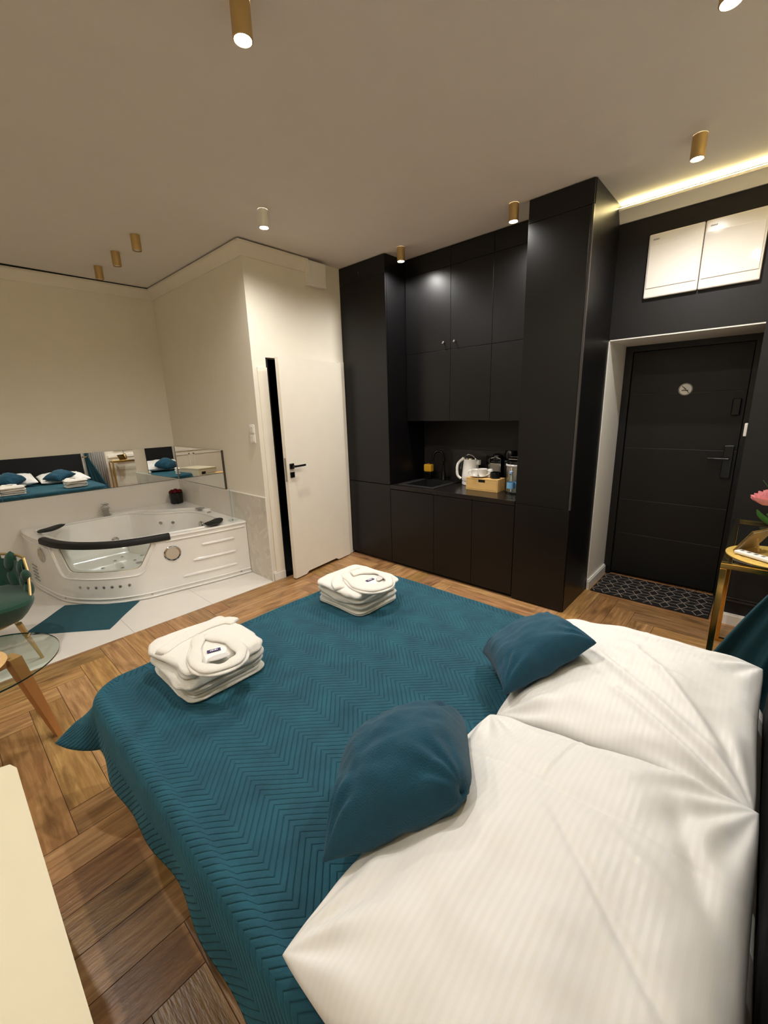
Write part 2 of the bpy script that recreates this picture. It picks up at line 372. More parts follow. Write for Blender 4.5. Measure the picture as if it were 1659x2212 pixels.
# skirting boards
def skirt(name, x0, x1, y0, y1, h=.085, m=None):
    mb = MB(); mb.box(x0, x1, y0, y1, 0, h*.86); 
    if x1-x0 > y1-y0: mb.box(x0, x1, y0+(.005), y1, h*.86, h)
    else: mb.box(x0+.005, x1, y0, y1, h*.86, h)
    S(name, mb, m or M['white'])
skirt('baseboard_bathroom', 2.066, 2.194, Y3-.016, Y3)
skirt('baseboard_entry', XE-.016, XE, YB, .105)
mb = MB(); mb.box(XE-.016, 4.2, YR-.024, YR-.006, 0, .075); mb.box(XE-.012, 4.2, YR-.019, YR-.006, .075, .088); S('baseboard_reveal', mb, M['white'])
skirt('baseboard_back', XL, 3.69, YB, YB+.016)
# white panel mouldings on the wall behind the bed (seen in the mirrors)
def rect_mould(mb, a0, a1, z0, z1, w=.03, t=.02, axis='y', at=0, sgn=1):
    for (p, q, r, s_) in ((a0, a1, z0, z0+w), (a0, a1, z1-w, z1), (a0, a0+w, z0, z1), (a1-w, a1, z0, z1)):
        lo, hi = sorted((at, at+sgn*t))
        if axis == 'y': mb.box(p, q, lo, hi, r, s_)
        else: mb.box(lo, hi, p, q, r, s_)
mb = MB()
for a0, a1 in ((-1.7, -.85), (-.75, -.05), (2.55, 3.55)): rect_mould(mb, a0, a1, .16, .86, at=YB); rect_mould(mb, a0, a1, 1.08, 2.6, at=YB)
mb.box(XL, 0, YB, YB+.03, .93, .98); mb.box(2.42, 3.69, YB, YB+.03, .93, .98); S('trim_7', mb, M['white'])
mb = MB()
for a0, a1 in ((-.2, .8), (.9, 1.9), (2.0, 3.0)): rect_mould(mb, a0, a1, .16, .86, axis='x', at=XL); rect_mould(mb, a0, a1, 1.08, 2.6, axis='x', at=XL)
mb.box(XL, XL+.03, YB, 3.36, .93, .98); S('trim_8', mb, M['white'])
# black moulding panel on the black wall right of the door
mb = MB(); rect_mould(mb, YB+.05, .085, .18, .79, w=.012, t=.014, axis='x', at=XE, sgn=-1); rect_mould(mb, YB+.07, .065, .20, .77, w=.008, t=.008, axis='x', at=XE, sgn=-1); S('trim_9', mb, mat('black moulding', (48, 46, 44), .35))

# ---------------------------------------------------------------- tiled dado round the tub
mb = MB(); mb.box(X2-.010, X2, Y3-.012, 3.985, 0, .825); S('trim_10', mb, M['marble'])
mb = MB(); mb.box(X2-.010, X2, 3.987, w1y(X2), 0, .825); mb.prism([(XL, w1y(XL)), (XL, w1y(XL)-.010), (X2-.010, w1y(X2)-.010), (X2-.010, w1y(X2))], 0, .825); S('trim_11', mb, M['tile'])
mb = MB(); mb.box(X2-.013, X2, Y3-.015, w1y(X2), .826, .834); mb.prism([(XL, w1y(XL)), (XL, w1y(XL)-.013), (X2-.013, w1y(X2)-.013), (X2-.013, w1y(X2))], .826, .834); mb.box(X2-.013, X2+.001, Y3-.016, Y3-.010, 0, .83); S('trim_12', mb, M['white'])
# mirrors
def mirrors():
    a = math.radians(.6)
    th = math.atan(.031); d = Vector((math.cos(th), -math.sin(th), 0)); nn = Vector((-math.sin(th), -math.cos(th), 0))
    p1 = Vector((X2-.012, w1y(X2)-.006, 0))
    for name, L0, L1, lab in (('wall_mirror', 0, 1.62, 'long frameless mirror strip on the far wall above the tub, right panel'), ('wall_mirror', 1.623, 3.2, 'long frameless mirror strip on the far wall, left panel at the photo edge')):
        mb = MB(); z0, z1 = .842, 1.238
        f0, f1 = .006, .010
        def P(l, z, off):
            q = p1-d*l+nn*(off+(z1-z)*math.tan(math.radians(1.1))); return (q.x, q.y, z)
        mb.rings([[P(L0, z0, 0), P(L1, z0, 0), P(L1, z1, 0), P(L0, z1, 0)], [P(L0, z0, .004), P(L1, z0, .004), P(L1, z1, .004), P(L0, z1, .004)]])
        o = mb.build(name, M['mirror']); tag(o, lab, 'mirror', 'mirror strips above the tub')
    mb = MB(); yc = w1y(X2)-.018; k = math.tan(.011)*(yc-4.095); mb.prism([(X2-.006, yc), (X2-.006-k, 4.095), (X2-.002-k, 4.095), (X2-.002, yc)], .842, 1.238); t = thing('wall_mirror', (X2, 4.7, .842), 'short frameless mirror strip on the side wall above the tub', 'mirror', 'mirror strips above the tub')
    mb.build('mirror_glass', M['mirror'], t)
    mb = MB(); mb.box(X2-.009-k, X2-.0005, 4.089, 4.0945, .840, 1.240); mb.build('edge_trim', mat('dark steel edge', (96, 90, 80), .3, .8), t)
mirrors()

# ================================================================ KITCHEN
def panel(mb, x, y0, y1, z0, z1, t=.018, g=.0015): mb.box(x, x+t, y0+g, y1-g, z0+g, z1-g, .0012, seg=1)
def tall_cabinet():
    t = thing('tall_cabinet', (XK+.3, (YA+Y3)/2, 0), 'black tall cupboard column standing against the white wall left of the sink', 'cabinet')
    b = MB(); b.box(XK+.02, XE, YA+.001, Y3-.001, .855, H-.001); b.box(XK+.02, XE, YA+.002, Y3-.002, .02, .845); b.box(XK+.03, XE, YA+.002, Y3-.002, 0, .02); b.build('body', M['blackcab'], t)
    for z0, z1, lab in ((.85, 2.80, 'door'), (2.80, H-.003, 'door')):
        b = MB(); panel(b, XK, YA, Y3, z0, z1); b.build('door', M['blackcab'], t)
    b = MB(); panel(b, XK, YA, Y3, .03, .846); b.build('door', M['blackcab'], t)
    b = MB(); b.box(XK-.006, XK, 3.10, 3.104, 2.85, 2.872); b.build('door_clip', M['chrome'], t)
    t = thing('tall_cabinet', (XK+.3, (YR+1.43)/2, 0), 'black tall cupboard column between the worktop and the entrance door', 'cabinet')
    b = MB(); b.box(XK+.02, XE, YR, 1.43, .0, H-.001); b.build('body', M['blackcab'], t)
    b = MB(); panel(b, XK, YR+.014, 1.43, .83, 2.81); b.build('door', M['blackcab'], t)
    b = MB(); panel(b, XK, YR+.002, 1.43, 2.81, H-.003); b.build('door', M['blackcab'], t)
    b = MB(); panel(b, XK, YR+.002, 1.43, .01, .83); b.build('door', M['blackcab'], t)
    b = MB(); b.box(XK+.002, XK+.020, YR, YR+.0125, .83, 2.81); b.build('side_strip', mat('charcoal edge strip', (70, 66, 64), .3), t)
tall_cabinet()
def wall_cabs():
    ys = [2.768, 2.252, 1.838, 1.432]
    labs = ['black wall cupboard column with a crystal knob, beside the left tall cupboard', 'black wall cupboard column with a crystal knob, middle of the three over the worktop', 'black wall cupboard column without a knob, beside the right tall cupboard']
    for i in range(3):
        a, b_ = ys[i+1], ys[i]
        t = thing('wall_cabinet', (XU+.1, (a+b_)/2, 1.47), labs[i], 'cabinet', 'wall cupboards above the worktop')
        b = MB(); b.box(XU+.019, XE, a+.0005, b_-.0005, 1.472, H-.001); b.build('body', M['blackcab'], t)
        for z0, z1 in ((1.47, 2.11), (2.11, 2.80), (2.80, H-.003)):
            b = MB(); panel(b, XU, a, b_, z0, z1); d = b.build('door', M['blackcab'], t)
            if z0 == 2.11 and i < 2:
                y = (2.318, 2.200)[i]
                b = MB(); R3 = rotm(Vector((-1, 0, 0))); b.lathe([(.004, 0), (.005, .010), (.011, .014), (.013, .020), (.009, .026), (.001, .028)], (XU, y, 2.172), 12, rot=R3); k = b.build('knob', M['chrome'], smooth=True); k.parent = d; k.matrix_parent_inverse = d.matrix_parent_inverse.inverted() if False else Matrix.Identity(4)
wall_cabs()
def base_cabs():
    ys = [2.768, 2.232, 1.822, 1.432]
    labs = ['black base cupboard under the sink, left of the three below the worktop', 'black base cupboard, middle of the three below the worktop', 'black base cupboard beside the right tall cupboard, below the worktop']
    for i in range(3):
        a, b_ = ys[i+1], ys[i]
        t = thing('base_cabinet', (XK+.3, (a+b_)/2, 0), labs[i], 'cabinet', 'base cupboards below the worktop')
        b = MB(); b.box(XK+.019, XE, a+.0005, b_-.0005, .03, .62 if i == 0 else .808); b.build('body', M['blackcab'], t)
        b = MB(); panel(b, XK, a, b_, .03, .806); b.build('door', M['blackcab'], t)
        b = MB(); b.box(XK+.03, XK+.05, a+.001, b_-.001, 0, .029); b.build('plinth', M['gap'], t)
    # worktop with sink cutout
    b = MB(); x0, x1, y0, y1 = XK-.004, XE, 1.432, 2.768; sx0, sx1, sy0, sy1 = 3.20, 3.58, 2.30, 2.66
    b.box(x0, sx0, y0, y1, .812, .85, .002); b.box(sx1, x1, y0, y1, .812, .85); b.box(sx0, sx1, y0, sy0, .812, .85); b.box(sx0, sx1, sy1, y1, .812, .85)
    o = b.build('worktop', M['counter']); tag(o, 'dark brown black worktop slab holding the sink and kettle', 'worktop')
    b = MB(); b.box(XE-.014, XE-.001, 1.433, 2.767, .851, 1.175); o = b.build('splashback', mat('satin black glass panel', (38, 35, 34), .3)); tag(o, 'low black splashback panel behind the tap and kettle', 'splashback')
    # sink
    t = thing('kitchen_sink', (3.39, 2.48, .85), 'square black composite sink let into the worktop', 'sink')
    b = MB(); ox0, ox1, oy0, oy1 = 3.165, 3.66, 2.265, 2.70; i0, i1, j0, j1 = 3.215, 3.565, 2.315, 2.645
    b.box(ox0, i0, oy0, oy1, .8505, .858, .002); b.box(i1, ox1, oy0, oy1, .8505, .858, .002); b.box(i0, i1, oy0, j0, .8505, .858, .002); b.box(i0, i1, j1, oy1, .8505, .858, .002); b.build('rim', M['granite'], t)
    b = MB(); b.box(i0-.01, i0, j0, j1, .66, .852); b.box(i1, i1+.01, j0, j1, .66, .852); b.box(i0, i1, j0-.01, j0, .66, .852); b.box(i0, i1, j1, j1+.01, .66, .852); b.box(i0, i1, j0, j1, .65, .66); b.build('bowl', M['granite'], t)
    b = MB(); b.lathe([(.033, 0), (.033, .003), (.026, .004), (.02, .002)], (3.50, 2.47, .66), 24); b.build('drain', M['chrome'], t, smooth=True)
    b = MB(); b.lathe([(.016, 0), (.016, .004), (.010, .004)], (3.5645, 2.47, .80), 20, rot=rotm(Vector((-1, 0, 0)))); b.build('overflow', M['chrome'], t, smooth=True)
    # tap
    t = thing('kitchen_tap', (3.61, 2.46, .858), 'matt black swan neck kitchen tap behind the sink', 'tap')
    b = MB(); b.lathe([(.027, 0), (.027, .006), (.023, .012), (.023, .075), (.019, .09)], (3.615, 2.455, .858), 24); b.build('base', M['blackp'], t, smooth=True)
    pts = [(3.615, 2.455, .94), (3.615, 2.455, 1.08)]
    for k in range(1, 12):
        a = PI*k/12*1.08; r = .055; pts.append((3.615-.5*(r-r*math.cos(a)), 2.455+.87*(r-r*math.cos(a)), 1.09+r*1.25*math.sin(a)))
    l = Vector(pts[-1]); pts.append(l+Vector((0, 0, -.035)))
    b = MB(); b.tube(catmull(pts, 4), .0125, 14); b.build('spout', M['blackp'], t, smooth=True)
    b = MB(); b.tube([(3.61, 2.44, .89), (3.60, 2.40, .895), (3.59, 2.375, .90)], .008); b.build('lever', M['blackp'], t, smooth=True)
    t = thing('sponge_holder', (3.60, 2.635, .858), 'black sponge holder with a yellow block beside the tap', 'sponge holder')
    b = MB(); b.box(3.565, 3.635, 2.59, 2.68, .859, .935, .008); b.build('holder', M['blackp'], t)
    b = MB(); b.box(3.57, 3.63, 2.588, 2.682, .936, 1.015, .012); b.build('sponge', M['yellow'], t)
    b = MB(); b.lathe([(.008, 0), (.010, .012), (.004, .018)], (3.6, 2.635, 1.015), 12); b.build('pump_top', M['chrome'], t, smooth=True)
base_cabs()
def counter_things():
    Z = .851
    # kettle
    cx, cy = 3.575, 2.112
    t = thing('electric_kettle', (cx, cy, Z), 'white electric kettle with a chrome rimmed handle left of the bamboo box', 'kettle')
    b = MB(); b.lathe([(.075, 0), (.080, .006), (.080, .030), (.072, .036)], (cx, cy, Z), 36); b.build('power_base', M['white'], t, smooth=True)
    b = MB(); b.lathe([(.078, .036), (.083, .05), (.081, .10), (.074, .18), (.066, .245), (.060, .25)], (cx, cy, Z), 40); b.build('body', M['porc'], t, smooth=True)
    b = MB(); b.lathe([(.0605, .2505), (.058, .262), (.035, .27), (.002, .272)], (cx, cy, Z), 36); b.build('lid', M['chrome'], t, smooth=True)
    b = MB(); pts = [(cx-.055, cy+.075, Z+.06), (cx-.07, cy+.105, Z+.10), (cx-.065, cy+.105, Z+.20), (cx-.03, cy+.06, Z+.262)]
    b.tube(catmull(pts, 8), .013, 12); b.build('handle', M['white'], t, smooth=True)
    b = MB(); pts = [(cx-.02, cy+.098*math.cos(a), Z+.15+.145*math.sin(a)) for a in [PI*k/20 for k in range(21)]]
    b.tube(pts, .005, 8); b.build('hoop', M['chrome'], t, smooth=True)
    b = MB(); b.prism([(-.02, 0), (.02, 0), (.0, .045)], Z+.20, Z+.245); b.build('spout', M['porc'], None)
    o = bpy.data.objects[-1] if False else None
    sp = [x for x in COL.objects if x.name.startswith('spout') and x.parent is None][-1]; sp.location = (cx, cy-.10, 0); attach(sp, t); sp.location = (cx, cy-.10, 0)
    # bamboo box
    x0, x1, y0, y1 = 3.34, 3.485, 1.70, 2.02
    t = thing('bamboo_box', ((x0+x1)/2, (y0+y1)/2, Z), 'bamboo drawer box carrying the cups, at the middle of the worktop', 'box')
    b = MB(); tt = .010
    b.box(x0+.004, x1, y0, y0+tt, Z, Z+.112); b.box(x0+.004, x1, y1-tt, y1, Z, Z+.112); b.box(x0+.004, x1, y0+tt, y1-tt, Z, Z+tt); b.box(x0+.004, x1, y0+tt, y1-tt, Z+.102, Z+.112); b.box(x1-tt, x1, y0+tt, y1-tt, Z+tt, Z+.102); b.build('case', M['bamboo'], t)
    b = MB(); b.box(x0+.004, x0+.014, y0+tt+.002, y1-tt-.002, Z+tt+.002, Z+.075); b.box(x0+.004, x0+.014, y0+tt+.002, 1.825, Z+.075, Z+.100); b.box(x0+.004, x0+.014, 1.895, y1-tt-.002, Z+.075, Z+.100); d = b.build('drawer_front', M['bamboo'], t)
    b = MB(); b.box(x0+.012, x0+.02, 1.82, 1.90, Z+.07, Z+.101); b.build('finger_slot', M['gap'], t)
    ZT = Z+.1125
    # saucer/plate and cups on box
    px, py = 3.42, 1.925
    b = MB(); b.lathe([(.045, 0), (.05, .003), (.085, .014), (.088, .016), (.084, .017), (.05, .007), (.002, .006)], (px, py, ZT), 40); o = b.build('saucer', M['porc'], smooth=True); tag(o, 'white saucer plate on the bamboo box under the cups', 'saucer')
    def cup(x, y, z, s, ang, lab):
        t = thing('coffee_cup', (x, y, z), lab, 'cup', 'white cups on the bamboo box')
        b = MB(); b.lathe([(.018*s, 0), (.022*s, .002), (.034*s, .030*s), (.038*s, .062*s), (.0355*s, .062*s), (.031*s, .03*s), (.017*s, .006), (.001, .006)], (x, y, z), 28); b.build('bowl', M['porc'], t, smooth=True)
        dx, dy = math.cos(ang), math.sin(ang); b = MB()
        b.tube(catmull([(x+dx*.034*s, y+dy*.034*s, z+.052*s), (x+dx*.058*s, y+dy*.058*s, z+.048*s), (x+dx*.058*s, y+dy*.058*s, z+.026*s), (x+dx*.033*s, y+dy*.033*s, z+.016*s)], 6), .005*s, 10); b.build('handle', M['porc'], t, smooth=True)
    cup(3.40, 1.955, ZT+.007, 1.05, 2.3, 'white coffee cup on the saucer, the one nearer the kettle')
    cup(3.405, 1.885, ZT+.008, 1.15, -1.4, 'white coffee cup on the saucer with its handle towards the coffee machine')
    b = MB(); b.lathe([(.02, 0), (.03, .003), (.032, .035), (.022, .060), (.019, .075), (.017, .06), (.02, .035), (.01, .01)], (3.455, 1.835, ZT), 24); o = b.build('milk_jug', M['porc'], smooth=True); tag(o, 'small white milk jug on the bamboo box behind the cups', 'jug')
    b = MB(); b.lathe([(.035, 0), (.045, .004), (.047, .03), (.044, .055), (.040, .057), (.038, .02), (.002, .012)], (3.42, 1.765, ZT), 28); o = b.build('black_bowl', M['blackp'], smooth=True); tag(o, 'small round black bowl on the bamboo box beside the cups', 'bowl')
    # coffee machine
    t = thing('coffee_machine', (3.62, 1.84, Z), 'small black and chrome capsule coffee machine behind the bamboo box', 'coffee machine')
    b = MB(); b.box(3.575, 3.69, 1.79, 1.905, Z, Z+.25, .012); b.build('body', M['blackp'], t)
    b = MB(); b.box(3.565, 3.5745, 1.795, 1.90, Z+.075, Z+.225, .002); b.build('front_grille', M['steel'], t)
    b = MB(); b.box(3.560, 3.575, 1.786, 1.794, Z+.05, Z+.27); b.box(3.560, 3.575, 1.901, 1.909, Z+.05, Z+.27); b.build('side_rail', M['chrome'], t)
    b = MB(); b.lathe([(.055, 0), (.055, .02), (.045, .05), (.02, .062), (.001, .064)], (3.62, 1.848, Z+.251), 24); b.build('head', M['blackp'], t, smooth=True)
    b = MB(); b.tube([(3.575, 1.80, Z+.27), (3.575, 1.848, Z+.285), (3.575, 1.895, Z+.27)], .006); b.build('lever', M['chrome'], t, smooth=True)
    # black grinder behind
    t = thing('milk_frother', (3.60, 1.735, Z), 'black machine with a round head standing behind the steel urn', 'coffee machine')
    b = MB(); b.box(3.58, 3.68, 1.67, 1.775, Z, Z+.26, .015); b.build('body', M['blackp'], t)
    b = MB(); b.lathe([(.045, 0), (.06, .02), (.062, .06), (.05, .085), (.002, .09)], (3.63, 1.72, Z+.26), 24); b.build('head', M['blackp'], t, smooth=True)
    # socket on the splashback
    t = thing('wall_socket', (XE-.015, 1.965, 1.09), 'black wall socket with a plug behind the kettle', 'socket')
    b = MB(); b.box(XE-.024, XE-.0145, 1.92, 2.005, 1.05, 1.135, .003); b.build('plate', M['blackp'], t)
    b = MB(); b.lathe([(.022, 0), (.022, .03), (.014, .04)], (XE-.024, 1.96, 1.09), 20, rot=rotm(Vector((-1, 0, 0)))); b.build('plug', M['gap'], t, smooth=True)
    # water urn / thermo pot
    cx, cy = 3.46, 1.565
    t = thing('steel_urn', (cx, cy, Z), 'tall brushed steel hot water pot with a black lid at the right of the worktop', 'hot water pot')
    b = MB(); b.lathe([(.108, 0), (.108, .012), (.104, .014)], (cx, cy, Z), 48); b.build('foot', M['blackp'], t, smooth=True)
    b = MB(); b.lathe([(.104, .0145), (.104, .232), (.101, .236)], (cx, cy, Z), 48); b.build('body', M['steel'], t, smooth=True)
    b = MB(); b.lathe([(.107, .236), (.109, .240), (.109, .250), (.106, .253)], (cx, cy, Z), 48); b.build('rim', M['porc'], t, smooth=True)
    b = MB(); b.lathe([(.104, .2535), (.100, .28), (.075, .298), (.002, .302)], (cx, cy, Z), 48); b.build('lid', M['blackp'], t, smooth=True)
    b = MB(); b.box(cx-.100, cx-.062, cy-.05, cy+.05, Z+.296, Z+.304, .003)
    b.build('control_panel', M['chrome'], t)
    b = MB(); b.tube([(cx-.02, cy+.10, Z+.27), (cx-.05, cy+.06, Z+.315), (cx-.055, cy-.06, Z+.315), (cx-.02, cy-.10, Z+.27)], .005); b.build('carry_handle', M['blackp'], t, smooth=True)
    b = MB(); b.box(cx-.1065, cx-.1035, cy+.012, cy+.020, Z+.02, Z+.23); b.build('level_gauge', M['porc'], t)
    b = MB(); b.lathe([(.006, 0), (.006, .012)], (cx-.104, cy+.022, Z+.175), 12, rot=rotm(Vector((-1, 0, 0)))); b.build('button', M['blackp'], t)
    # bottles
    for bx, by, lab in ((3.195, 1.508, 'clear water bottle with a blue label at the front edge of the worktop'), (3.262, 1.473, 'clear water bottle half hidden behind the tall cupboard edge')):
        t = thing('water_bottle', (bx, by, Z), lab, 'bottle', 'water bottles beside the steel urn')
        prof = [(.022, .003), (.029, 0), (.031, .008), (.029, .02), (.031, .03), (.029, .045), (.031, .06), (.031, .135), (.030, .150), (.024, .175), (.013, .195), (.0125, .212)]
        b = MB(); b.lathe(prof, (bx, by, Z), 28); b.build('body', M['pet'], t, smooth=True)
        b = MB(); b.lathe([(.0315, .085), (.0318, .09), (.0318, .130), (.0315, .135)], (bx, by, Z), 28, cap=False); b.build('label_wrap', M['blue'], t, smooth=True)
        b = MB(); b.lathe([(.0145, .205), (.015, .222), (.013, .225)], (bx, by, Z), 20); b.build('cap', M['capblue'], t, smooth=True)
counter_things()

# ================================================================ DOORS, WALL THINGS
def doors():
    # bathroom door, ajar
    t = bpy.data.objects.new('door_2', None); COL.objects.link(t); t.location = (3.03, Y3, 0); t['kind'] = 'structure'
    hx, hy = 3.035, 3.366; ex, ey = 2.212, 3.262
    dirv = Vector((ex-hx, ey-hy, 0)); L = dirv.length; dirv.normalize(); nrm = Vector((-dirv.y, dirv.x, 0))
    if nrm.y > 0: nrm = -nrm      # room side
    def P(l, off, z): q = Vector((hx, hy, 0))+dirv*l+nrm*off; return Vector((q.x, q.y, z))
    # slab with undercut notch
    prof = [(0, .012), (.20, .012), (.235, .035), (L-.16-.02, .035), (L-.14, .012), (L, .012), (L, 2.065), (0, 2.065)]
    b = MB(); b.rings([[P(l, 0, z) for l, z in prof], [P(l, .04, z) for l, z in prof]]); b.build('slab', M['doorw'], t)
    # lock plate on the edge
    b = MB(); b.rings([[P(L, o_, z) for o_, z in ((.008, .97), (.032, .97), (.032, 1.19), (.008, 1.19))], [P(L+.002, o_, z) for o_, z in ((.008, .97), (.032, .97), (.032, 1.19), (.008, 1.19))]]); b.build('lock_plate', M['steel'], t)
    lev = None
    b = MB(); M4 = Matrix.Translation(P(L-.055, .045, 1.11)) @ Matrix.Rotation(math.atan2(dirv.y, dirv.x), 4, 'Z'); b.obox(M4, .05, .010, .05, .001); M5 = Matrix.Translation(P(L-.055, .07, 1.11)) @ Matrix.Rotation(math.atan2(dirv.y, dirv.x), 4, 'Z'); b.obox(M5, .02, .045, .02); M6 = Matrix.Translation(P(L-.115, .092, 1.11)) @ Matrix.Rotation(math.atan2(dirv.y, dirv.x), 4, 'Z'); b.obox(M6, .14, .012, .018, .002); b.build('door_handle', M['blackp'], t)
    b = MB(); M4 = Matrix.Translation(P(L-.055, .044, 1.03)) @ Matrix.Rotation(math.atan2(dirv.y, dirv.x), 4, 'Z'); b.obox(M4, .05, .010, .05, .001); b.build('lock_rosette', M['blackp'], t)
    # casing
    b = MB(); b.box(2.098, 2.1935, Y3-.012, Y3-.0005, 0.001, 1.985); o = b.build('casing', M['doorw'], t)
    b = MB(); b.box(3.04, 3.118, Y3-.012, Y3-.0005, 0.001, 2.08); b.build('casing', M['doorw'], t)
    b = MB(); b.box(3.036, 3.046, Y3-.03, Y3-.0125, 1.82, 1.90); b.box(3.036, 3.046, Y3-.03, Y3-.0125, .25, .33); b.build('hinge', M['white'], t)
    b = MB(); b.box(2.1945, 2.215, Y3+.002, Y3+.09, 0.001, 2.07); b.build('jamb', M['gap'], t)
    # entrance door
    t = bpy.data.objects.new('door_1', None); COL.objects.link(t); t.location = (4.22, .55, 0); t['kind'] = 'structure'
    fm = mat('black steel door frame', (16, 16, 16), .4); dm = mat('black entrance door leaf', (13, 12, 12), .5, bump=.08, bscale=250)
    b = MB(); b.prism([(YR-.007, .001), (YR-.007, 2.051), (.106, 2.051), (.106, .001), (.15, .001), (.15, 2.005), (.94, 2.005), (.94, .001)], 4.205, 4.265, 'x'); b.build('frame', fm, t)
    b = MB(); zs = [.03, .42, .74, 1.205, 1.655, 2.0]
    gro = mat('door groove highlight', (60, 58, 54), .35)
    for a, c in zip(zs, zs[1:]): b.box(4.222, 4.26, .155, .935, a+.002, c-.002, .0025, seg=2)
    b.build('leaf', dm, t)
    b = MB(); b.box(4.2255, 4.2585, .16, .93, .03, 2.0); b.build('core', gro, t)
    b = MB(); b.box(4.208, 4.2215, .175, .235, .99, 1.245, .003); b.build('lock_plate', M['blackp'], t)
    b = MB(); b.box(4.17, 4.2075, .195, .211, 1.135, 1.15); b.box(4.165, 4.179, .195, .33, 1.135, 1.15, .003); b.build('door_handle', M['blackp'], t)
    b = MB(); b.box(4.200, 4.2215, .178, .232, 1.475, 1.60, .006); b.build('code_lock', M['blackp'], t)
    # round sign
    t = thing('no_smoking_sign', (4.22, .535, 1.68), 'round white no smoking sticker on the black entrance door', 'sign')
    R3 = rotm(Vector((-1, 0, 0))); c0 = (4.2217, .54, 1.682)
    b = MB(); b.lathe([(.047, 0), (.047, .0015)], c0, 40, rot=R3); b.build('disc', M['white'], t)
    b = MB(); 
    for i in range(40):
        pass
    ring = [(4.2198, .54+.0435*math.cos(2*PI*i/40), 1.682+.0435*math.sin(2*PI*i/40)) for i in range(40)]
    b.tube(ring, .002, 6, closed=True)
    def bar(ya, za, yb, zb, w): b.tube([(4.2198, .54+ya, 1.682+za), (4.2198, .54+yb, 1.682+zb)], w, 6)
    bar(.026, .028, -.026, -.028, .0025); bar(.026, -.010, -.022, -.008, .0028); bar(.022, -.003, .004, -.001, .0015); bar(-.004, .004, .012, .012, .0018); bar(.012, .012, .006, .018, .0015)
    b.build('cigarette_symbol', M['blackp'], t)
    # light switch at the reveal edge
    b = MB(); b.box(3.73, 3.81, .105, .122, 1.35, 1.435, .003); o = b.build('light_switch', M['porc']); tag(o, 'white switch on the reveal at the right edge of the entrance door', 'light switch')
    # two stacked switches on the tub wall
    for z, lab in ((1.455, 'white rocker switch on the wall left of the bathroom door, upper one'), (1.372, 'white rocker switch on the wall left of the bathroom door, lower one')):
        t = thing('light_switch', (X2, 3.48, z), lab, 'light switch', 'stacked switches beside the bathroom door')
        b = MB(); b.box(X2-.010, X2, 3.44, 3.52, z-.0405, z+.0405, .003); b.build('frame', M['porc'], t)
        b = MB(); b.box(X2-.016, X2-.0101, 3.452, 3.508, z-.028, z+.028, .002); b.build('rocker', M['white'], t)
    # fuse cabinet covers
    for y0, y1, lab in ((.486, .80, 'white glossy fuse box cover above the entrance door, left one'), (.170, .484, 'white glossy fuse box cover above the entrance door, right one at the photo edge')):
        t = thing('fuse_box', (XE, (y0+y1)/2, 2.31), lab, 'fuse box', 'fuse boxes above the entrance door')
        b = MB(); b.box(XE-.028, XE, y0+.001, y1-.001, 2.31, 2.716, .008); b.build('frame', mat('white plastic', (238, 232, 224), .22), t)
        b = MB(); b.box(XE-.033, XE-.0282, y0+.012, y1-.012, 2.372, 2.645, .002); b.build('lid', mat('glossy white lid', (240, 234, 226), .08), t)
        b = MB()
        for k in range(6): b.box(XE-.0292, XE-.0282, y1-.028-.006*k-.004, y1-.028-.006*k, 2.675, 2.682+(.002 if k % 2 else 0))
        b.build('maker_mark', M['greytxt'], t)
    # ventilation box on the bathroom wall
    t = thing('vent_cover', (2.775, Y3, 2.73), 'small white square vent box high on the wall at the end of the cornice', 'vent')
    b = MB(); b.box(2.69, 2.885, Y3-.055, Y3, 2.735, 2.925, .006); b.build('housing', M['white'], t)
    b = MB(); b.box(2.685, 2.89, Y3-.075, Y3-.062, 2.728, 2.932, .004); b.build('front_plate', M['white'], t)
doors()

# ================================================================ CEILING LAMPS
def make_lamp(kind):
    t = thing('ceiling_lamp', (0, 0, H), 'x', 'ceiling lamp')
    b = MB(); b.lathe([(.034, -.0005), (.034, -.108), (.030, -.110), (.030, -.096)], (0, 0, H), 32, cap=False); b.bm.faces.new
    b.build('housing', M['white'] if kind == 'white' else M['brass'], t, smooth=True)
    b = MB(); b.lathe([(.0295, -.098), (.026, -.103), (.001, -.104)], (0, 0, H), 28); b.build('bulb', M['lampoff'] if kind == 'off' else M['lampglow'], t, smooth=True)
    # re-origin children at the lamp
    if kind != 'off':
        ld = bpy.data.lights.new('lamp_light', 'SPOT'); ld.energy = LAMP_W; ld.spot_size = math.radians(164); ld.spot_blend = .9; ld.shadow_soft_size = .028; ld.color = LAMP_COL
        lo = bpy.data.objects.new('lamp_light', ld); COL.objects.link(lo); lo.location = (0, 0, H-.112); attach(lo, t)
    return t
def copy_tree(o, parent=None):
    c = o.copy(); COL.objects.link(c)
    if parent is not None: c.parent = parent; c.matrix_parent_inverse = o.matrix_parent_inverse.copy()
    for ch in o.children: copy_tree(ch, c)
    return c
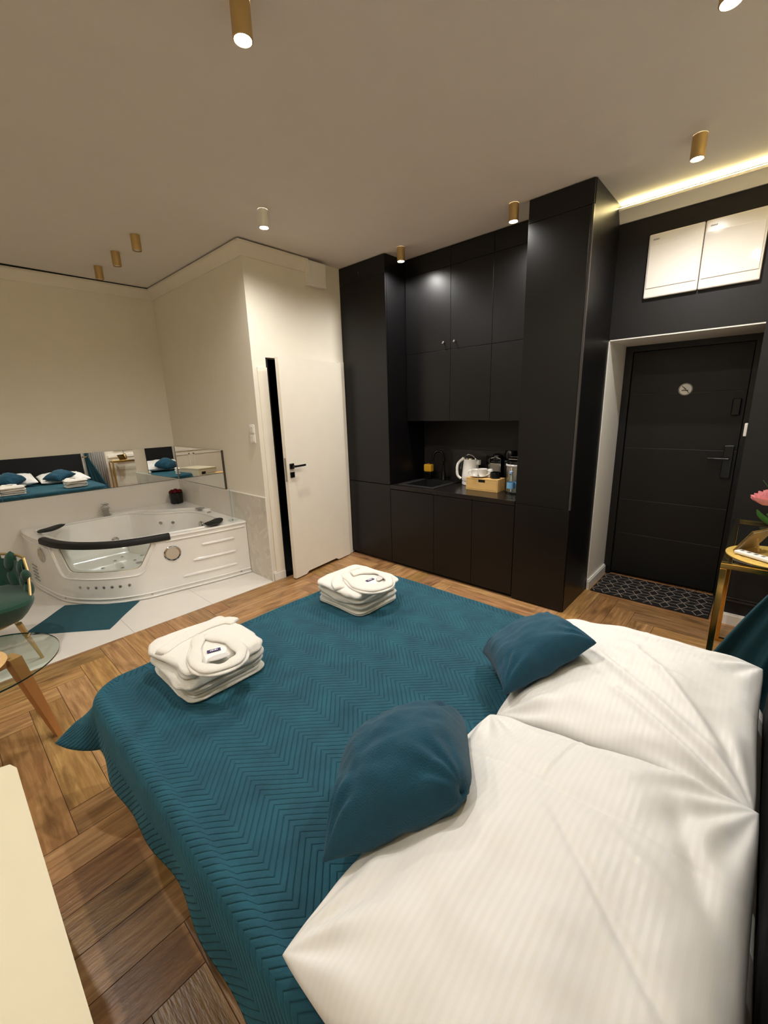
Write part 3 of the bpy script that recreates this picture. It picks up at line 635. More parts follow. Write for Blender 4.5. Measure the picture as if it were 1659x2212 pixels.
def lamps():
    gold = make_lamp('gold'); white = make_lamp('white'); off = make_lamp('off')
    spots = [('gold', 1.023, 1.532, 'lit ceiling spot lamp at the top left above the bed'),
             ('gold', 3.09, .485, 'lit gold cylinder ceiling lamp in front of the glowing cornice'),
             ('gold', 3.10, 1.53, 'lit gold cylinder ceiling lamp beside the right tall cupboard'),
             ('gold', 3.14, 2.59, 'lit gold cylinder ceiling lamp in front of the left wall cupboard'),
             ('white', 1.905, 2.80, 'lit white cylinder ceiling lamp above the bathroom wall corner'),
             ('gold', 2.05, .284, 'lit ceiling lamp at the top right edge of the photo'),
             ('white', -.15, 2.83, 'unseen lit ceiling lamp added over the glass table to brighten the room'),  # added lamp out of view, fills the left side of the room
             ('white', -.95, 1.2, 'unseen lit ceiling lamp added over the bedside cabinet to brighten the room'),  # also an added fill lamp, never in view
             ('off', 1.43, 3.83, 'unlit gold cylinder ceiling lamp over the tub, nearest of the row of three'),
             ('off', 1.43, 4.31, 'unlit gold cylinder ceiling lamp over the tub, middle of the row of three'),
             ('off', 1.43, 4.81, 'unlit gold cylinder ceiling lamp over the tub, farthest of the row of three')]
    src = {'gold': gold, 'white': white, 'off': off}; used = set()
    for k, x, y, lab in spots:
        o = src[k] if k not in used else copy_tree(src[k]); used.add(k)
        o.location = (x, y, H); o['label'] = lab; o['group'] = 'unlit ceiling lamps over the tub' if k == 'off' else 'lit ceiling lamps'
lamps()

# ================================================================ TUB
def tub():
    Z = .55
    ctrl = [(2.045, 3.768), (1.70, 3.815), (1.37, 3.88), (1.10, 3.94), (.88, 4.06), (.70, 4.27), (.60, 4.50), (.545, 4.80), (.51, 5.05), (.50, w1y(.5)-.012)]
    D = [Vector((p[0], p[1], 0)) for p in catmull([Vector((a, b, 0)) for a, b in ctrl], 24)]
    Sx = [0]
    for a, b in zip(D, D[1:]): Sx.append(Sx[-1]+(b-a).length)
    LT = Sx[-1]
    def cp(s, off=0, z=0):
        s = min(max(s, 0), LT)
        lo, hi = 0, len(Sx)-1
        while hi-lo > 1:
            m_ = (lo+hi)//2
            if Sx[m_] <= s: lo = m_
            else: hi = m_
        f = (s-Sx[lo])/max(1e-9, Sx[lo+1]-Sx[lo]); p = D[lo].lerp(D[lo+1], f)
        a = D[max(lo-1, 0)]; b = D[min(lo+2, len(D)-1)]; tg = (b-a).normalized(); n = Vector((tg.y, -tg.x, 0))   # inward
        c = Vector((1.6, 4.9, 0))
        if (c-p).dot(n) < 0: n = -n
        q = p+n*off; return Vector((q.x, q.y, z))
    def nrm_out(s): return -(cp(s, 1)-cp(s, 0)).normalized()
    def round_poly(pts, n=8, r=.05):
        out = []; m = len(pts)
        for i in range(m):
            p0, p, p1 = Vector(pts[i-1]), Vector(pts[i]), Vector(pts[(i+1) % m]); a = (p0-p); b = (p1-p); ra = min(r, a.length*.45, b.length*.45)
            A = p+a.normalized()*ra; B = p+b.normalized()*ra
            for k in range(n+1):
                t = k/n; out.append((A*(1-t)**2+p*2*t*(1-t)+B*t*t))
        # subdivide long edges
        res = []
        for i, p in enumerate(out):
            q = out[(i+1) % len(out)]; d = (q-p).length; res.append(p); nn = int(d/.04)
            for k in range(1, nn+1): res.append(p.lerp(q, k/(nn+1)))
        return [(v.x, v.y) for v in res]
    GP = round_poly([(.80, .515), (.955, .235), (1.69, .235), (1.81, .515)], r=.06)
    PP = round_poly([(.84, .515), (.975, .290), (1.60, .290), (1.70, .515)], r=.05)
    def cdt(outer, holes, grid=None):
        pts = []; edges = []
        def addloop(lp):
            st = len(pts); pts.extend([Vector(p) for p in lp]); n = len(lp); edges.extend([(st+i, st+(i+1) % n) for i in range(n)])
        addloop(outer)
        for h in holes: addloop(h)
        if grid: pts.extend(Vector(g) for g in grid)
        v, e, f, *_ = delaunay_2d_cdt(pts, edges, [], 0, 1e-6)
        def inside(p, poly):
            c = False; n = len(poly)
            for i in range(n):
                x1, y1 = poly[i]; x2, y2 = poly[(i+1) % n]
                if (y1 > p[1]) != (y2 > p[1]) and p[0] < (x2-x1)*(p[1]-y1)/(y2-y1)+x1: c = not c
            return c
        keep = []
        for t in f:
            c = (sum(v[i][0] for i in t)/len(t), sum(v[i][1] for i in t)/len(t))
            if inside(c, outer) and not any(inside(c, h) for h in holes): keep.append(t)
        return v, keep
    def outer_rect(s0, s1, z0, z1):
        n = 60; a = [(s0+(s1-s0)*i/n, z0) for i in range(n+1)]; b = [(s1-(s1-s0)*i/n, z1) for i in range(n+1)]; return a+b
    def panel_(s0, s1, z0, z1, hole, off, mb):
        v, f = cdt(outer_rect(s0, s1, z0, z1), [hole])
        vs = [mb.bm.verts.new(cp(p[0], off, p[1])) for p in v]
        for t in f:
            try: mb.bm.faces.new([vs[i] for i in t])
            except ValueError: pass
    t = thing('corner_bathtub', (1.4, 4.6, 0), 'white corner whirlpool bathtub with a glass front window and black rail', 'bathtub')
    mb = MB()
    panel_(0, LT, .012, Z-.012, GP, 0, mb)                       # skirt
    # closed loops
    def loop(poly, off): return [cp(a, off, z) for a, z in poly]
    def shrink(poly, k):
        cx = sum(p[0] for p in poly)/len(poly); cz = sum(p[1] for p in poly)/len(poly); return [(cx+(a-cx)*k, cz+(z-cz)*k) for a, z in poly]
    mb.rings([loop(GP, 0), loop(shrink(GP, .985), .012)], False, False)
    # flat recessed frame between groove outline and glass outline
    G2 = shrink(GP, .985)
    v, f = cdt(G2, [PP]); vs = [mb.bm.verts.new(cp(p[0], .012, p[1])) for p in v]
    for q in f:
        try: mb.bm.faces.new([vs[i] for i in q])
        except ValueError: pass
    mb.rings([loop(PP, .012), loop(PP, .075)], False, False)
    # basin outline
    s0, s1 = .22, LT-.22; nF = 70
    front = [cp(s0+(s1-s0)*i/nF, .075) for i in range(nF+1)]
    yb = w1y(1.0)-.16
    back = catmull([Vector(front[-1]), Vector((.66, yb-.02, 0)), Vector((1.0, yb, 0)), Vector((1.32, yb, 0)), Vector((1.45, yb-.05, 0)), Vector((1.62, 4.86, 0)), Vector((1.85, 4.68, 0)), Vector((1.92, 4.52, 0)), Vector((1.93, 4.2, 0)), Vector((1.90, 4.0, 0)), Vector(front[0])], 8)[1:-1]
    cen = Vector((1.30, 4.62, 0))
    # front inner wall with window hole
    panel_(s0, s1, .14, Z, PP, .075, mb)
    def ringz(z, k, kf): return [Vector((*(front[i].lerp(cen, kf)).xy, z)) for i in (nF,)]+[Vector((*(p.lerp(cen, k)).xy, z)) for p in back]+[Vector((*(front[0].lerp(cen, kf)).xy, z))]
    rs = [ringz(Z, 0, 0), ringz(Z-.02, .015, 0), ringz(.42, .05, 0), ringz(.25, .12, 0), ringz(.17, .16, 0), ringz(.14, .20, 0)]
    mb.rings(rs, False, False, closed=False)
    # basin floor
    fl = [p.lerp(cen, 0) for p in front]+[p.lerp(cen, .20) for p in back]
    v, f = cdt([(p.x, p.y) for p in fl], []); vs = [mb.bm.verts.new((p[0], p[1], .14)) for p in v]
    for q in f: mb.bm.faces.new([vs[i] for i in q])
    # deck
    outl = [cp(LT*i/90, .0) for i in range(91)]; ob = [(p.x, p.y) for p in outl]+[(.50, w1y(.5)-.0115), (X2-.0115, w1y(X2)-.0115), (X2-.0115, 3.768)]
    inn = [(p.x, p.y) for p in front]+[(p.x, p.y) for p in back]
    v, f = cdt(ob, [inn]); vs = [mb.bm.verts.new((p[0], p[1], Z)) for p in v]
    for q in f: mb.bm.faces.new([vs[i] for i in q])
    o = mb.build('shell', M['acryl'], t, smooth=True, auto=30)
    mb = MB(); mb.tube([cp(LT*i/120, .004, Z-.012) for i in range(121)], .0125, 10)
    mb.tube([Vector((p.x, p.y, Z)) for p in front+back], .009, 8, closed=True)
    mb.tube([cp(.02+.72*i/40, -.002, .498) for i in range(41)], .007, 8); mb.tube([cp(1.83+(LT-1.83)*i/40, -.002, .478+.02*i/40) for i in range(41)], .007, 8)
    mb.tube([cp(LT*i/120, -.003, .050) for i in range(121)], .007, 8)
    mb.tube([cp(LT*i/120, -.001, .012) for i in range(121)], .010, 8)
    mb.tube([cp(a, .0, z) for a, z in GP], .006, 8, closed=True)
    mb.build('moulded_rim', M['acryl'], t, smooth=True)
    # raised corner shelf
    mb = MB(); c = (X2-.012, w1y(X2)-.012)
    sh = catmull([Vector(p) for p in ((c[0], 4.52, 0), (1.99, 4.58, 0), (1.96, 4.72, 0), (1.86, 4.82, 0), (1.74, 4.90, 0), (1.62, 5.02, 0), (1.52, 5.15, 0), (1.30, 5.19, 0), (1.22, c[1]+.02, 0))], 6)
    sh = [(p.x, p.y) for p in sh]+[(c[0], w1y(X2)-.012)]
    mb.prism(sh, Z+.0005, Z+.022); mb.build('corner_deck', M['acryl'], t, smooth=True, auto=40)
    # inner seat
    mb = MB(); st = catmull([Vector(p) for p in ((1.78, 4.58, 0), (1.62, 4.60, 0), (1.45, 4.72, 0), (1.36, 4.92, 0), (1.33, 5.06, 0))], 6)
    st = [(p.x, p.y) for p in st]+[(1.42, 5.0), (1.60, 4.84), (1.76, 4.70)]
    mb.prism(st, .141, .30); mb.build('seat', M['acryl'], t, smooth=True, auto=40)
    # glass
    mb = MB(); v, f = cdt(PP, []); 
    for off in (.030, .036):
        vs = [mb.bm.verts.new(cp(p[0], off, p[1])) for p in v]
        for q in f: mb.bm.faces.new([vs[i] for i in q])
    mb.build('window_glass', M['glass'], t)
    mb = MB(); mb.tube([cp(a, .026, z) for a, z in PP], .004, 6, closed=True); mb.build('window_seal', mat('brass coloured seal', (160, 145, 110), .3, .5), t, smooth=True)
    # black rail
    mb = MB(); rs = []
    for i in range(61):
        s = .70+(1.975-.70)*i/60; n = nrm_out(s); k = .75+.25*math.sin(PI*i/60)
        wI, wO = .060*k, .014
        rs.append([cp(s, -wO, .512), cp(s, -wO, .548), cp(s, -wO*.3, .562), cp(s, wI*.6, .566), cp(s, wI, .560), cp(s, wI, .5515), cp(s, .002, .550), cp(s, .002, .512)])
    mb.rings(rs); mb.build('rail', M['blackrub'], t, smooth=True, auto=40)
    # speakers
    for s, z in ((.70, .375), (2.02, .395)):
        n = nrm_out(s); R3 = rotm(n); c0 = cp(s, 0, z)
        mb = MB(); mb.lathe([(.052, -.002), (.070, 0), (.072, .005), (.066, .010), (.058, .008), (.056, .002)], c0, 40, rot=R3); sp = mb.build('speaker', M['chrome'], t, smooth=True)
        mb = MB(); mb.lathe([(.0575, .002), (.056, .0065), (.001, .008)], c0, 36, rot=R3); g = mb.build('grille', mat('beige speaker grille', (196, 182, 160), .6, bump=.4, bscale=700), smooth=True); g.parent = sp
    # raised strips
    for (sa, sb, z) in ((.135, .44, .405), (.133, .535, .27), (.133, .64, .135)):
        mb = MB(); n = 16; rs = []
        for i in range(n+1):
            s = sa+(sb-sa)*i/n; h = .013*min(1, i/1.5+.35, (n-i)/1.5+.35)
            rs.append([cp(s, .002, z-h), cp(s, -.010, z-h*.6), cp(s, -.010, z+h*.2), cp(s, .002, z+h)])
        mb.rings(rs); mb.build('moulded_strip', M['acryl'], t, smooth=True, auto=50)
    # seven light buttons, screws
    for s in (1.499, 1.42, 1.346, 1.278, 1.21, 1.145, 1.073):
        mb = MB(); mb.lathe([(.0115, -.001), (.0115, .004), (.006, .005)], cp(s, 0, .160), 16, rot=rotm(nrm_out(s))); mb.build('button', M['steel'], t, smooth=True)
    for s in (1.712, .915, .102):
        mb = MB(); mb.lathe([(.009, -.001), (.009, .005), (.005, .007)], cp(s, 0, .036), 14, rot=rotm(nrm_out(s))); mb.build('screw_cap', M['chrome'], t, smooth=True)
    # side louvre
    mb = MB()
    for k in range(5): mb.tube([cp(2.22+.0*k, -.004, .10+.035*k), cp(2.36, -.004, .10+.035*k)], .006, 6)
    mb.build('side_louvre', M['greyrib'], t)
    # jets
    def jet(c0, n, r=.018):
        mb = MB(); mb.lathe([(r, -.001), (r*1.05, .004), (r*.6, .006), (r*.4, .002)], c0, 18, rot=rotm(Vector(n))); mb.build('jet', M['chrome'], t, smooth=True)
    for x, y in ((1.13, 4.87), (1.22, 4.95), (1.27, 4.72), (1.37, 4.82), (.98, 4.72), (1.11, 4.57)): jet((x, y, .141), (0, 0, 1), .016)
    mb = MB(); mb.lathe([(.035, 0), (.035, .004), (.02, .005)], (1.28, 4.60, .141), 24); mb.build('drain', M['chrome'], t, smooth=True)
    for x, z in ((.80, .33), (.95, .31), (1.08, .30)): jet((x, yb-.085+.0, z), (0, -1, 0))
    mb = MB(); mb.lathe([(.035, 0), (.038, .006), (.02, .012), (.01, .006)], (1.22, yb-.08, .30), 24, rot=rotm(Vector((0, -1, 0)))); mb.build('suction_cover', M['chrome'], t, smooth=True)
    for p in ((1.60, 4.79, .46), (1.70, 4.715, .455)): jet(p, (-.65, -.75, 0), .018)
    mb = MB(); mb.lathe([(.038, -.002), (.040, .010), (.034, .022), (.010, .028)], (1.885, 4.42, .44), 28, rot=rotm(Vector((-1, -.1, .1)))); mb.build('control_knob', M['chrome'], t, smooth=True)
    mb = MB(); mb.lathe([(.05, 0), (.05, .006), (.03, .010), (.002, .010)], (1.975, 4.62, Z+.0225), 28); mb.build('air_dial', M['chrome'], t, smooth=True)
    mb = MB(); mb.lathe([(.022, 0), (.022, .006), (.012, .010)], (1.99, 4.44, Z), 24); mb.build('touch_pad', M['chrome'], t, smooth=True)
    # headrests
    def rest(cx, cy, ang, L, W_, z):
        mb = MB(); rs = []; n = 16; ca, sa = math.cos(ang), math.sin(ang)
        for i in range(n+1):
            u = -1+2*i/n; wv = W_*(.55+.45*(1-u))*.5*max(.25, (1-abs(u)**5)); h = .035*max(.2, (1-abs(u)**4)); ring = []
            for k in range(16):
                a = 2*PI*k/16; x = u*L/2; y = wv*math.cos(a); zz = h*(.5+.5*math.sin(a))+.015*(u*u)
                ring.append((cx+x*ca-y*sa, cy+x*sa+y*ca, z+zz))
            rs.append(ring)
        mb.rings(rs); mb.build('headrest', M['blackrub'], t, smooth=True)
    rest(.70, 4.985, math.radians(40), .30, .115, Z+.008); rest(1.80, 3.905, math.radians(38), .26, .13, Z+.006)
    # tap
    tp = thing('bath_tap', (1.215, w1y(1.2)-.085, Z), 'square chrome waterfall tap on the back edge of the tub', 'tap')
    mb = MB(); y = w1y(1.2)-.09; zz = Z+.0015
    mb.box(1.185, 1.245, y-.022, y+.022, zz, zz+.115, .004); mb.build('body', M['chrome'], tp)
    mb = MB(); mb.box(1.180, 1.240, y-.10, y+.01, zz+.095, zz+.107, .003); mb.build('spout', M['chrome'], tp)
    mb = MB(); mb.box(1.185, 1.245, y-.06, y+.015, zz+.130, zz+.142, .003); mb.box(1.205, 1.225, y-.01, y+.01, zz+.114, zz+.131); mb.build('lever', M['chrome'], tp)
    # small clear splash screen
    ts = thing('splash_screen', (2.0, 3.90, Z), 'small clear splash screen standing on the right corner of the tub rim', 'splash screen')
    mb = MB(); mb.prism([(2.045, 4.02), (1.965, 3.865), (1.958, 3.869), (2.038, 4.024)], Z+.004, .875); mb.build('pane', M['glass'], ts)
    mb = MB(); mb.lathe([(.055, 0), (.055, .004), (.04, .006)], (1.975, 3.885, Z), 28); mb.build('foot', M['glass'], ts, smooth=True)
    mb = MB(); mb.cyl((1.9615, 3.867, Z+.005), (1.9615, 3.867, .876), .0045, seg=8); mb.build('edge_strip', M['pet'], ts, smooth=True)
tub()
def rose(mb, c, r, mi=0, seed=0, up=Vector((0, 0, 1))):
    rnd = random.Random(seed)
    for ring, (n, rr, hh) in enumerate(((5, 1.0, .55), (5, .78, .75), (4, .55, .9), (3, .3, 1.0))):
        for k in range(n):
            a = 2*PI*k/n+ring*.7+rnd.uniform(-.2, .2); pts = []
            rs = []
            for j in range(5):
                v = j/4; row = []
                for i in range(7):
                    u = -1+2*i/6; aa = a+u*PI/n*1.25; rad = r*rr*(.25+.75*math.sin(v*PI/2))*(1+.10*v*math.cos(u*5)); z = r*hh*v*1.25*(1-.12*u*u)-r*.3
                    row.append(Vector(c)+Vector((math.cos(aa)*rad, math.sin(aa)*rad, z)))
                rs.append(row)
            mb.rings(rs, False, False, closed=False, mi=mi)
def flower_box():
    cx, cy, z = 1.945, 5.165, .573
    t = thing('flower_box', (cx, cy, z), 'round black box of dark red roses in the corner of the tub deck', 'flowers')
    mb = MB(); mb.lathe([(.066, 0), (.070, .004), (.076, .13), (.073, .13), (.068, .11), (.002, .11)], (cx, cy, z), 36); mb.build('round_box', M['blackp'], t, smooth=True, auto=40)
    mb = MB(); mb.tube([(cx-.03, cy-.073, z+.07), (cx-.05, cy-.085, z+.03), (cx-.075, cy-.08, z+.004)], .006, flat=.3); mb.tube([(cx-.03, cy-.073, z+.07), (cx-.02, cy-.09, z+.03), (cx-.025, cy-.10, z+.004)], .006, flat=.3); mb.build('ribbon', M['blackfab'], t)
    k = 0
    for (dx, dy) in [(0, 0)]+[(.048*math.cos(a), .048*math.sin(a)) for a in [2*PI*i/6 for i in range(6)]]:
        mb = MB(); rose(mb, (cx+dx, cy+dy, z+.135+(.012 if k == 0 else 0)), .030, seed=k); mb.build('rose', M['red'], t, smooth=True); k += 1
flower_box()
# bath mat
def bath_mat():
    A, B, Cc = Vector((1.045, 3.945, 0)), Vector((.705, 3.575, 0)), Vector((.235, 4.01, 0)); D_ = A+Cc-B
    mb = MB(); bm = mb.bm; n = 40; grid = []
    for i in range(n+1):
        row = []
        for j in range(n+1):
            p = B+(A-B)*(i/n)+(Cc-B)*(j/n); e = min(i, n-i, j, n-j); h = .006+.006*noise.noise(p*9)+(.003 if e == 1 else 0)
            q = p+Vector((noise.noise(p*4), noise.noise(p*4+Vector((9, 0, 0))), 0))*.006
            row.append(bm.verts.new((q.x, q.y, max(.0015, h) if e > 0 else .001)))
        grid.append(row)
    for i in range(n):
        for j in range(n): bm.faces.new((grid[i][j], grid[i+1][j], grid[i+1][j+1], grid[i][j+1]))
    o = mb.build('bath_mat', M['teal_rug'], smooth=True, auto=180); tag(o, 'teal terry bath mat lying on the white tiles before the tub', 'bath mat')
bath_mat()

# ================================================================ BED
BX0, BX1, BY0, BY1, BZ = .275, 1.885, -.13, 1.855, .56
def bed():
    t = thing('bed', ((BX0+BX1)/2, .9, 0), 'low double bed with a white mattress and tall black headboard', 'bed')
    b = MB(); b.box(BX0+.04, BX1-.04, BY0, BY1-.04, .06, .26, .01); b.build('frame', mat('dark bed base', (34, 26, 24), .7), t)
    for x in (BX0+.1, BX1-.1):
        for y in (.05, BY1-.12):
            b = MB(); b.cyl((x, y, 0), (x, y, .06), .025); b.build('leg', M['blackp'], t)
    b = MB(); b.box(BX0+.02, BX1-.02, BY0, BY1-.02, .262, .540, .05, seg=4); b.build('mattress', M['linenw'], t, smooth=True)
    b = MB(); b.box(BX0-.03, BX1+.02, BY0-.12, BY0-.002, .0, 1.55, .02, seg=3); b.build('headboard', M['blackfab'], t, smooth=True)
bed()
def coverlet():
    OV = .235; r = .045; mb = MB(); bm = mb.bm; st = .0145
    x0, x1 = BX0+.012, BX1-.012; y1 = BY1-.012; ys = .10
    nx = int((x1-x0+2*OV)/st); ny = int((y1-ys+OV)/st); grid = []
    for i in range(nx+1):
        row = []
        a = x0-OV+(x1-x0+2*OV)*i/nx
        for j in range(ny+1):
            b = ys+(y1+OV-ys)*j/ny
            RC = .10; ix = min(max(a, x0+RC), x1-RC); iy = min(b, y1-RC); dx, dy = a-ix, b-iy
            dd = math.hypot(dx, dy); d = dd-RC
            cor = min(1, min(abs(dx), abs(dy))/OV)
            if d > 0:
                ux, uy = dx/dd, dy/dd; bx, by = ix+ux*RC, iy+uy*RC
                if d < r*PI/2: out = r*math.sin(d/r); dz = r*(1-math.cos(d/r))
                else:
                    rest = d-r*PI/2; fl = .10+.95*cor+.05*math.sin(by*8+bx*9)+.04*math.sin(by*19+bx*14)
                    if dx > 0 and dy <= 0: fl -= .05
                    ang = math.atan(fl); out = r+rest*math.sin(ang); dz = r+rest*math.cos(ang)
                x = bx+ux*out; y = by+uy*out; z = BZ-dz
            else:
                x, y = a, b; z = BZ
            # soft sag near edges and general softness
            e = -d if d > -RC else min(a-x0, x1-a, y1-b)
            if e > 0: z -= .016*math.exp(-e/.06)
            z += .004*noise.noise(Vector((a*3.2, b*3.2, 0)))+.0018*noise.noise(Vector((a*11, b*11, 3)))
            row.append((bm.verts.new((x, y, z)), (a, b)))
        grid.append(row)
    for i in range(nx):
        for j in range(ny):
            q = (grid[i][j], grid[i+1][j], grid[i+1][j+1], grid[i][j+1]); f = bm.faces.new([v[0] for v in q])
            for l, v in zip(f.loops, q): l[mb.uv].uv = v[1]
    o = mb.build('coverlet', M['quilt'], smooth=True, auto=180)
    sm = o.modifiers.new('solid', 'SOLIDIFY'); sm.thickness = .008; sm.offset = -1
    tag(o, 'teal velvet coverlet quilted in zigzags spread over the bed', 'bedspread')
coverlet()
def seg_dist(p, a, b):
    ab = b-a; t = max(0, min(1, (p-a).dot(ab)/ab.length_squared)); return (p-(a+ab*t)).length, t
def cushion(name, corners, tu, td, m, seed=0, n=110, pinch=.05, ridges=(), zmin=None, wr=.006, pw=.42, rc=.02):
    """corners A(u0v0) B(u1v0) C(u1v1) D(u0v1), puffed both ways"""
    A, B, C_, D_ = [Vector(c) for c in corners]; N_ = ((B-A).cross(D_-A)+(B-C_).cross(D_-C_)*-1).normalized()
    N_ = (C_-A).cross(D_-B).normalized()
    if N_.z < 0: N_ = -N_
    cen = (A+B+C_+D_)/4; mb = MB(); bm = mb.bm
    def P(u, v, side):
        p = A*(1-u)*(1-v)+B*u*(1-v)+C_*u*v+D_*(1-u)*v
        eu, ev = 4*u*(1-u), 4*v*(1-v)
        # edges bow inwards between the corners
        uc = u-.5; vc = v-.5
        rq = rc[(0 if vc < 0 else 3) if uc < 0 else (1 if vc < 0 else 2)] if isinstance(rc, tuple) else rc
        p = p+(cen-p)*rq*((abs(uc)*2)**6*(abs(vc)*2)**6)
        p = p+(cen-p)*pinch*( (abs(uc)*2)**4*ev + (abs(vc)*2)**4*eu )
        h = (eu**pw)*(ev**pw)
        hh = h*(tu if side > 0 else -td)
        w = noise.noise(Vector((u*5+seed, v*5, seed)))*wr*1.6+noise.noise(Vector((u*13+seed, v*9, 2.2)))*wr*.6
        # corner radiating folds
        for (cu, cv) in ((0, 0), (1, 0), (1, 1), (0, 1)):
            du, dv = u-cu, v-cv; rr = math.hypot(du, dv)
            if rr < .6: w += wr*.9*math.sin(math.atan2(dv, du)*14+seed)*math.exp(-((rr-.18)/.14)**2)
        w *= min(1, h*2)
        if side > 0:
            for (a, b, width, amp) in ridges:
                d, t = seg_dist(Vector((u, v)), Vector(a), Vector(b)); w += amp*math.exp(-(d/width)**2)*math.sin(PI*min(1, max(0, t*.96+.02)))**.5
        q = p+N_*(hh+w)
        if zmin is not None and q.z < zmin: q.z = zmin+.001*h
        return q
    G = {}
    for side in (1, -1):
        for i in range(n+1):
            for j in range(n+1):
                edge = i in (0, n) or j in (0, n)
                if side < 0 and edge: G[side, i, j] = G[1, i, j]; continue
                # cluster samples to the borders
                u = .5-.5*math.cos(PI*i/n); v = .5-.5*math.cos(PI*j/n); u = .5*u+.5*i/n; v = .5*v+.5*j/n
                G[side, i, j] = (bm.verts.new(P(u, v, side)), (u, v))
    for side in (1, -1):
        for i in range(n):
            for j in range(n):
                q = [G[side, i, j], G[side, i+1, j], G[side, i+1, j+1], G[side, i, j+1]]
                if side < 0: q.reverse()
                f = bm.faces.new([k[0] for k in q])
                for l, k in zip(f.loops, q): l[mb.uv].uv = k[1]
    return mb.build(name, m, smooth=True, auto=180)
def pillows():
    o = cushion('bed_pillow', [(.262, .55, .600), (1.075, .545, .628), (1.035, -.105, .755), (.20, -.10, .735)], .105, .075, M['satin'], 1, 150, .03, zmin=.569, wr=.008,
        ridges=[((.70, .44), (.99, .46), .008, .006), ((.70, .02), (.68, .98), .008, -.004), ((.62, .52), (.30, .98), .016, -.010), ((.66, .55), (.55, .98), .03, .007), ((.80, .62), (.99, .85), .035, .012), ((.86, .80), (.60, .92), .03, -.010), ((.90, .3), (.985, .93), .02, .006)])
    tag(o, 'large white satin striped pillow nearest the camera at the bottom right', 'pillow')
    o = cushion('bed_pillow', [(1.10, .545, .598), (1.895, .605, .600), (1.785, -.108, .700), (1.08, -.105, .690)], .095, .07, M['satin'], 5, 150, .03, zmin=.569, wr=.008,
        ridges=[((.02, .5), (.98, .52), .010, .004), ((.52, .02), (.50, .98), .009, .004), ((.60, .25), (.05, .98), .024, .016), ((.75, .45), (.08, .97), .022, .012), ((.9, .2), (.95, .95), .03, .008), ((.35, .4), (.04, .9), .02, .010)])
    tag(o, 'large white satin striped pillow at the far right, partly under the nearer pillow', 'pillow')
    o = cushion('small_cushion', [(.405, .575, .665), (.68, .76, .625), (.925, .545, .715), (.630, .345, .810)], .150, .060, M['teal_plush'], 9, 90, .02, wr=.008, pw=.44, rc=(-.02, .10, .08, .20),
        ridges=[((.95, .1), (.7, .45), .05, -.012), ((1, .6), (.7, .6), .04, -.010)])
    tag(o, 'small plush teal cushion leaning on the nearest white pillow', 'cushion')
    o = cushion('small_cushion', [(1.135, .525, .675), (1.375, .735, .625), (1.66, .555, .715), (1.43, .340, .795)], .105, .050, M['teal_plush'], 13, 90, .05, wr=.005, pw=.36, rc=-.02)
    tag(o, 'small plush teal cushion resting on the farther white pillow', 'cushion')
pillows()
def slab(mb, x0, x1, y0, y1, z0, z1, layers, seed, wob=.006, rc=.05, M4=None, fold=0):
    """folded cloth: rounded rectangle in plan, bulging layers at the sides"""
    cx, cy = (x0+x1)/2, (y0+y1)/2; hx, hy = (x1-x0)/2, (y1-y0)/2; lh = (z1-z0)/layers; rs = []; NS = 96
    def outline(off, z, dom=0):
        ring = []
        for k in range(NS):
            a = 2*PI*k/NS; ca, sa = math.cos(a), math.sin(a); e = 2/7
            x = (hx-off)*abs(ca)**e*(1 if ca > 0 else -1); y = (hy-off)*abs(sa)**e*(1 if sa > 0 else -1)
            p = Vector((x, y, z)); nn = noise.noise(Vector((x*6+seed, y*6, z*25)))*wob+noise.noise(Vector((x*18+seed, y*18, z*60)))*wob*.5
            l = math.hypot(x, y)+1e-6; p.x += x/l*nn*1.6; p.y += y/l*nn*1.6; p.z += noise.noise(Vector((x*5, y*5, seed+z*4)))*wob*.25
            p.x += cx; p.y += cy
            ring.append(M4 @ p if M4 is not None else p)
        return ring
    rs.append(outline(.02, z0+.001))
    for l in range(layers):
        lr = random.Random(seed*7+l); ex = lr.uniform(-.003, .012)
        for k in range(7):
            t = k/6; off = ex+lh*.55*(1-math.sqrt(max(0, 1-(2*t-1)**2))); rs.append(outline(off, z0+lh*(l+t*.98+.01)))
    for k in range(1, 10):
        f = k/9; rs.append(outline(lh*.5+(min(hx, hy)-lh*.5-.002)*f, z1+.004*math.sin(f*PI/2)))
    mb.rings(rs)
    return mb
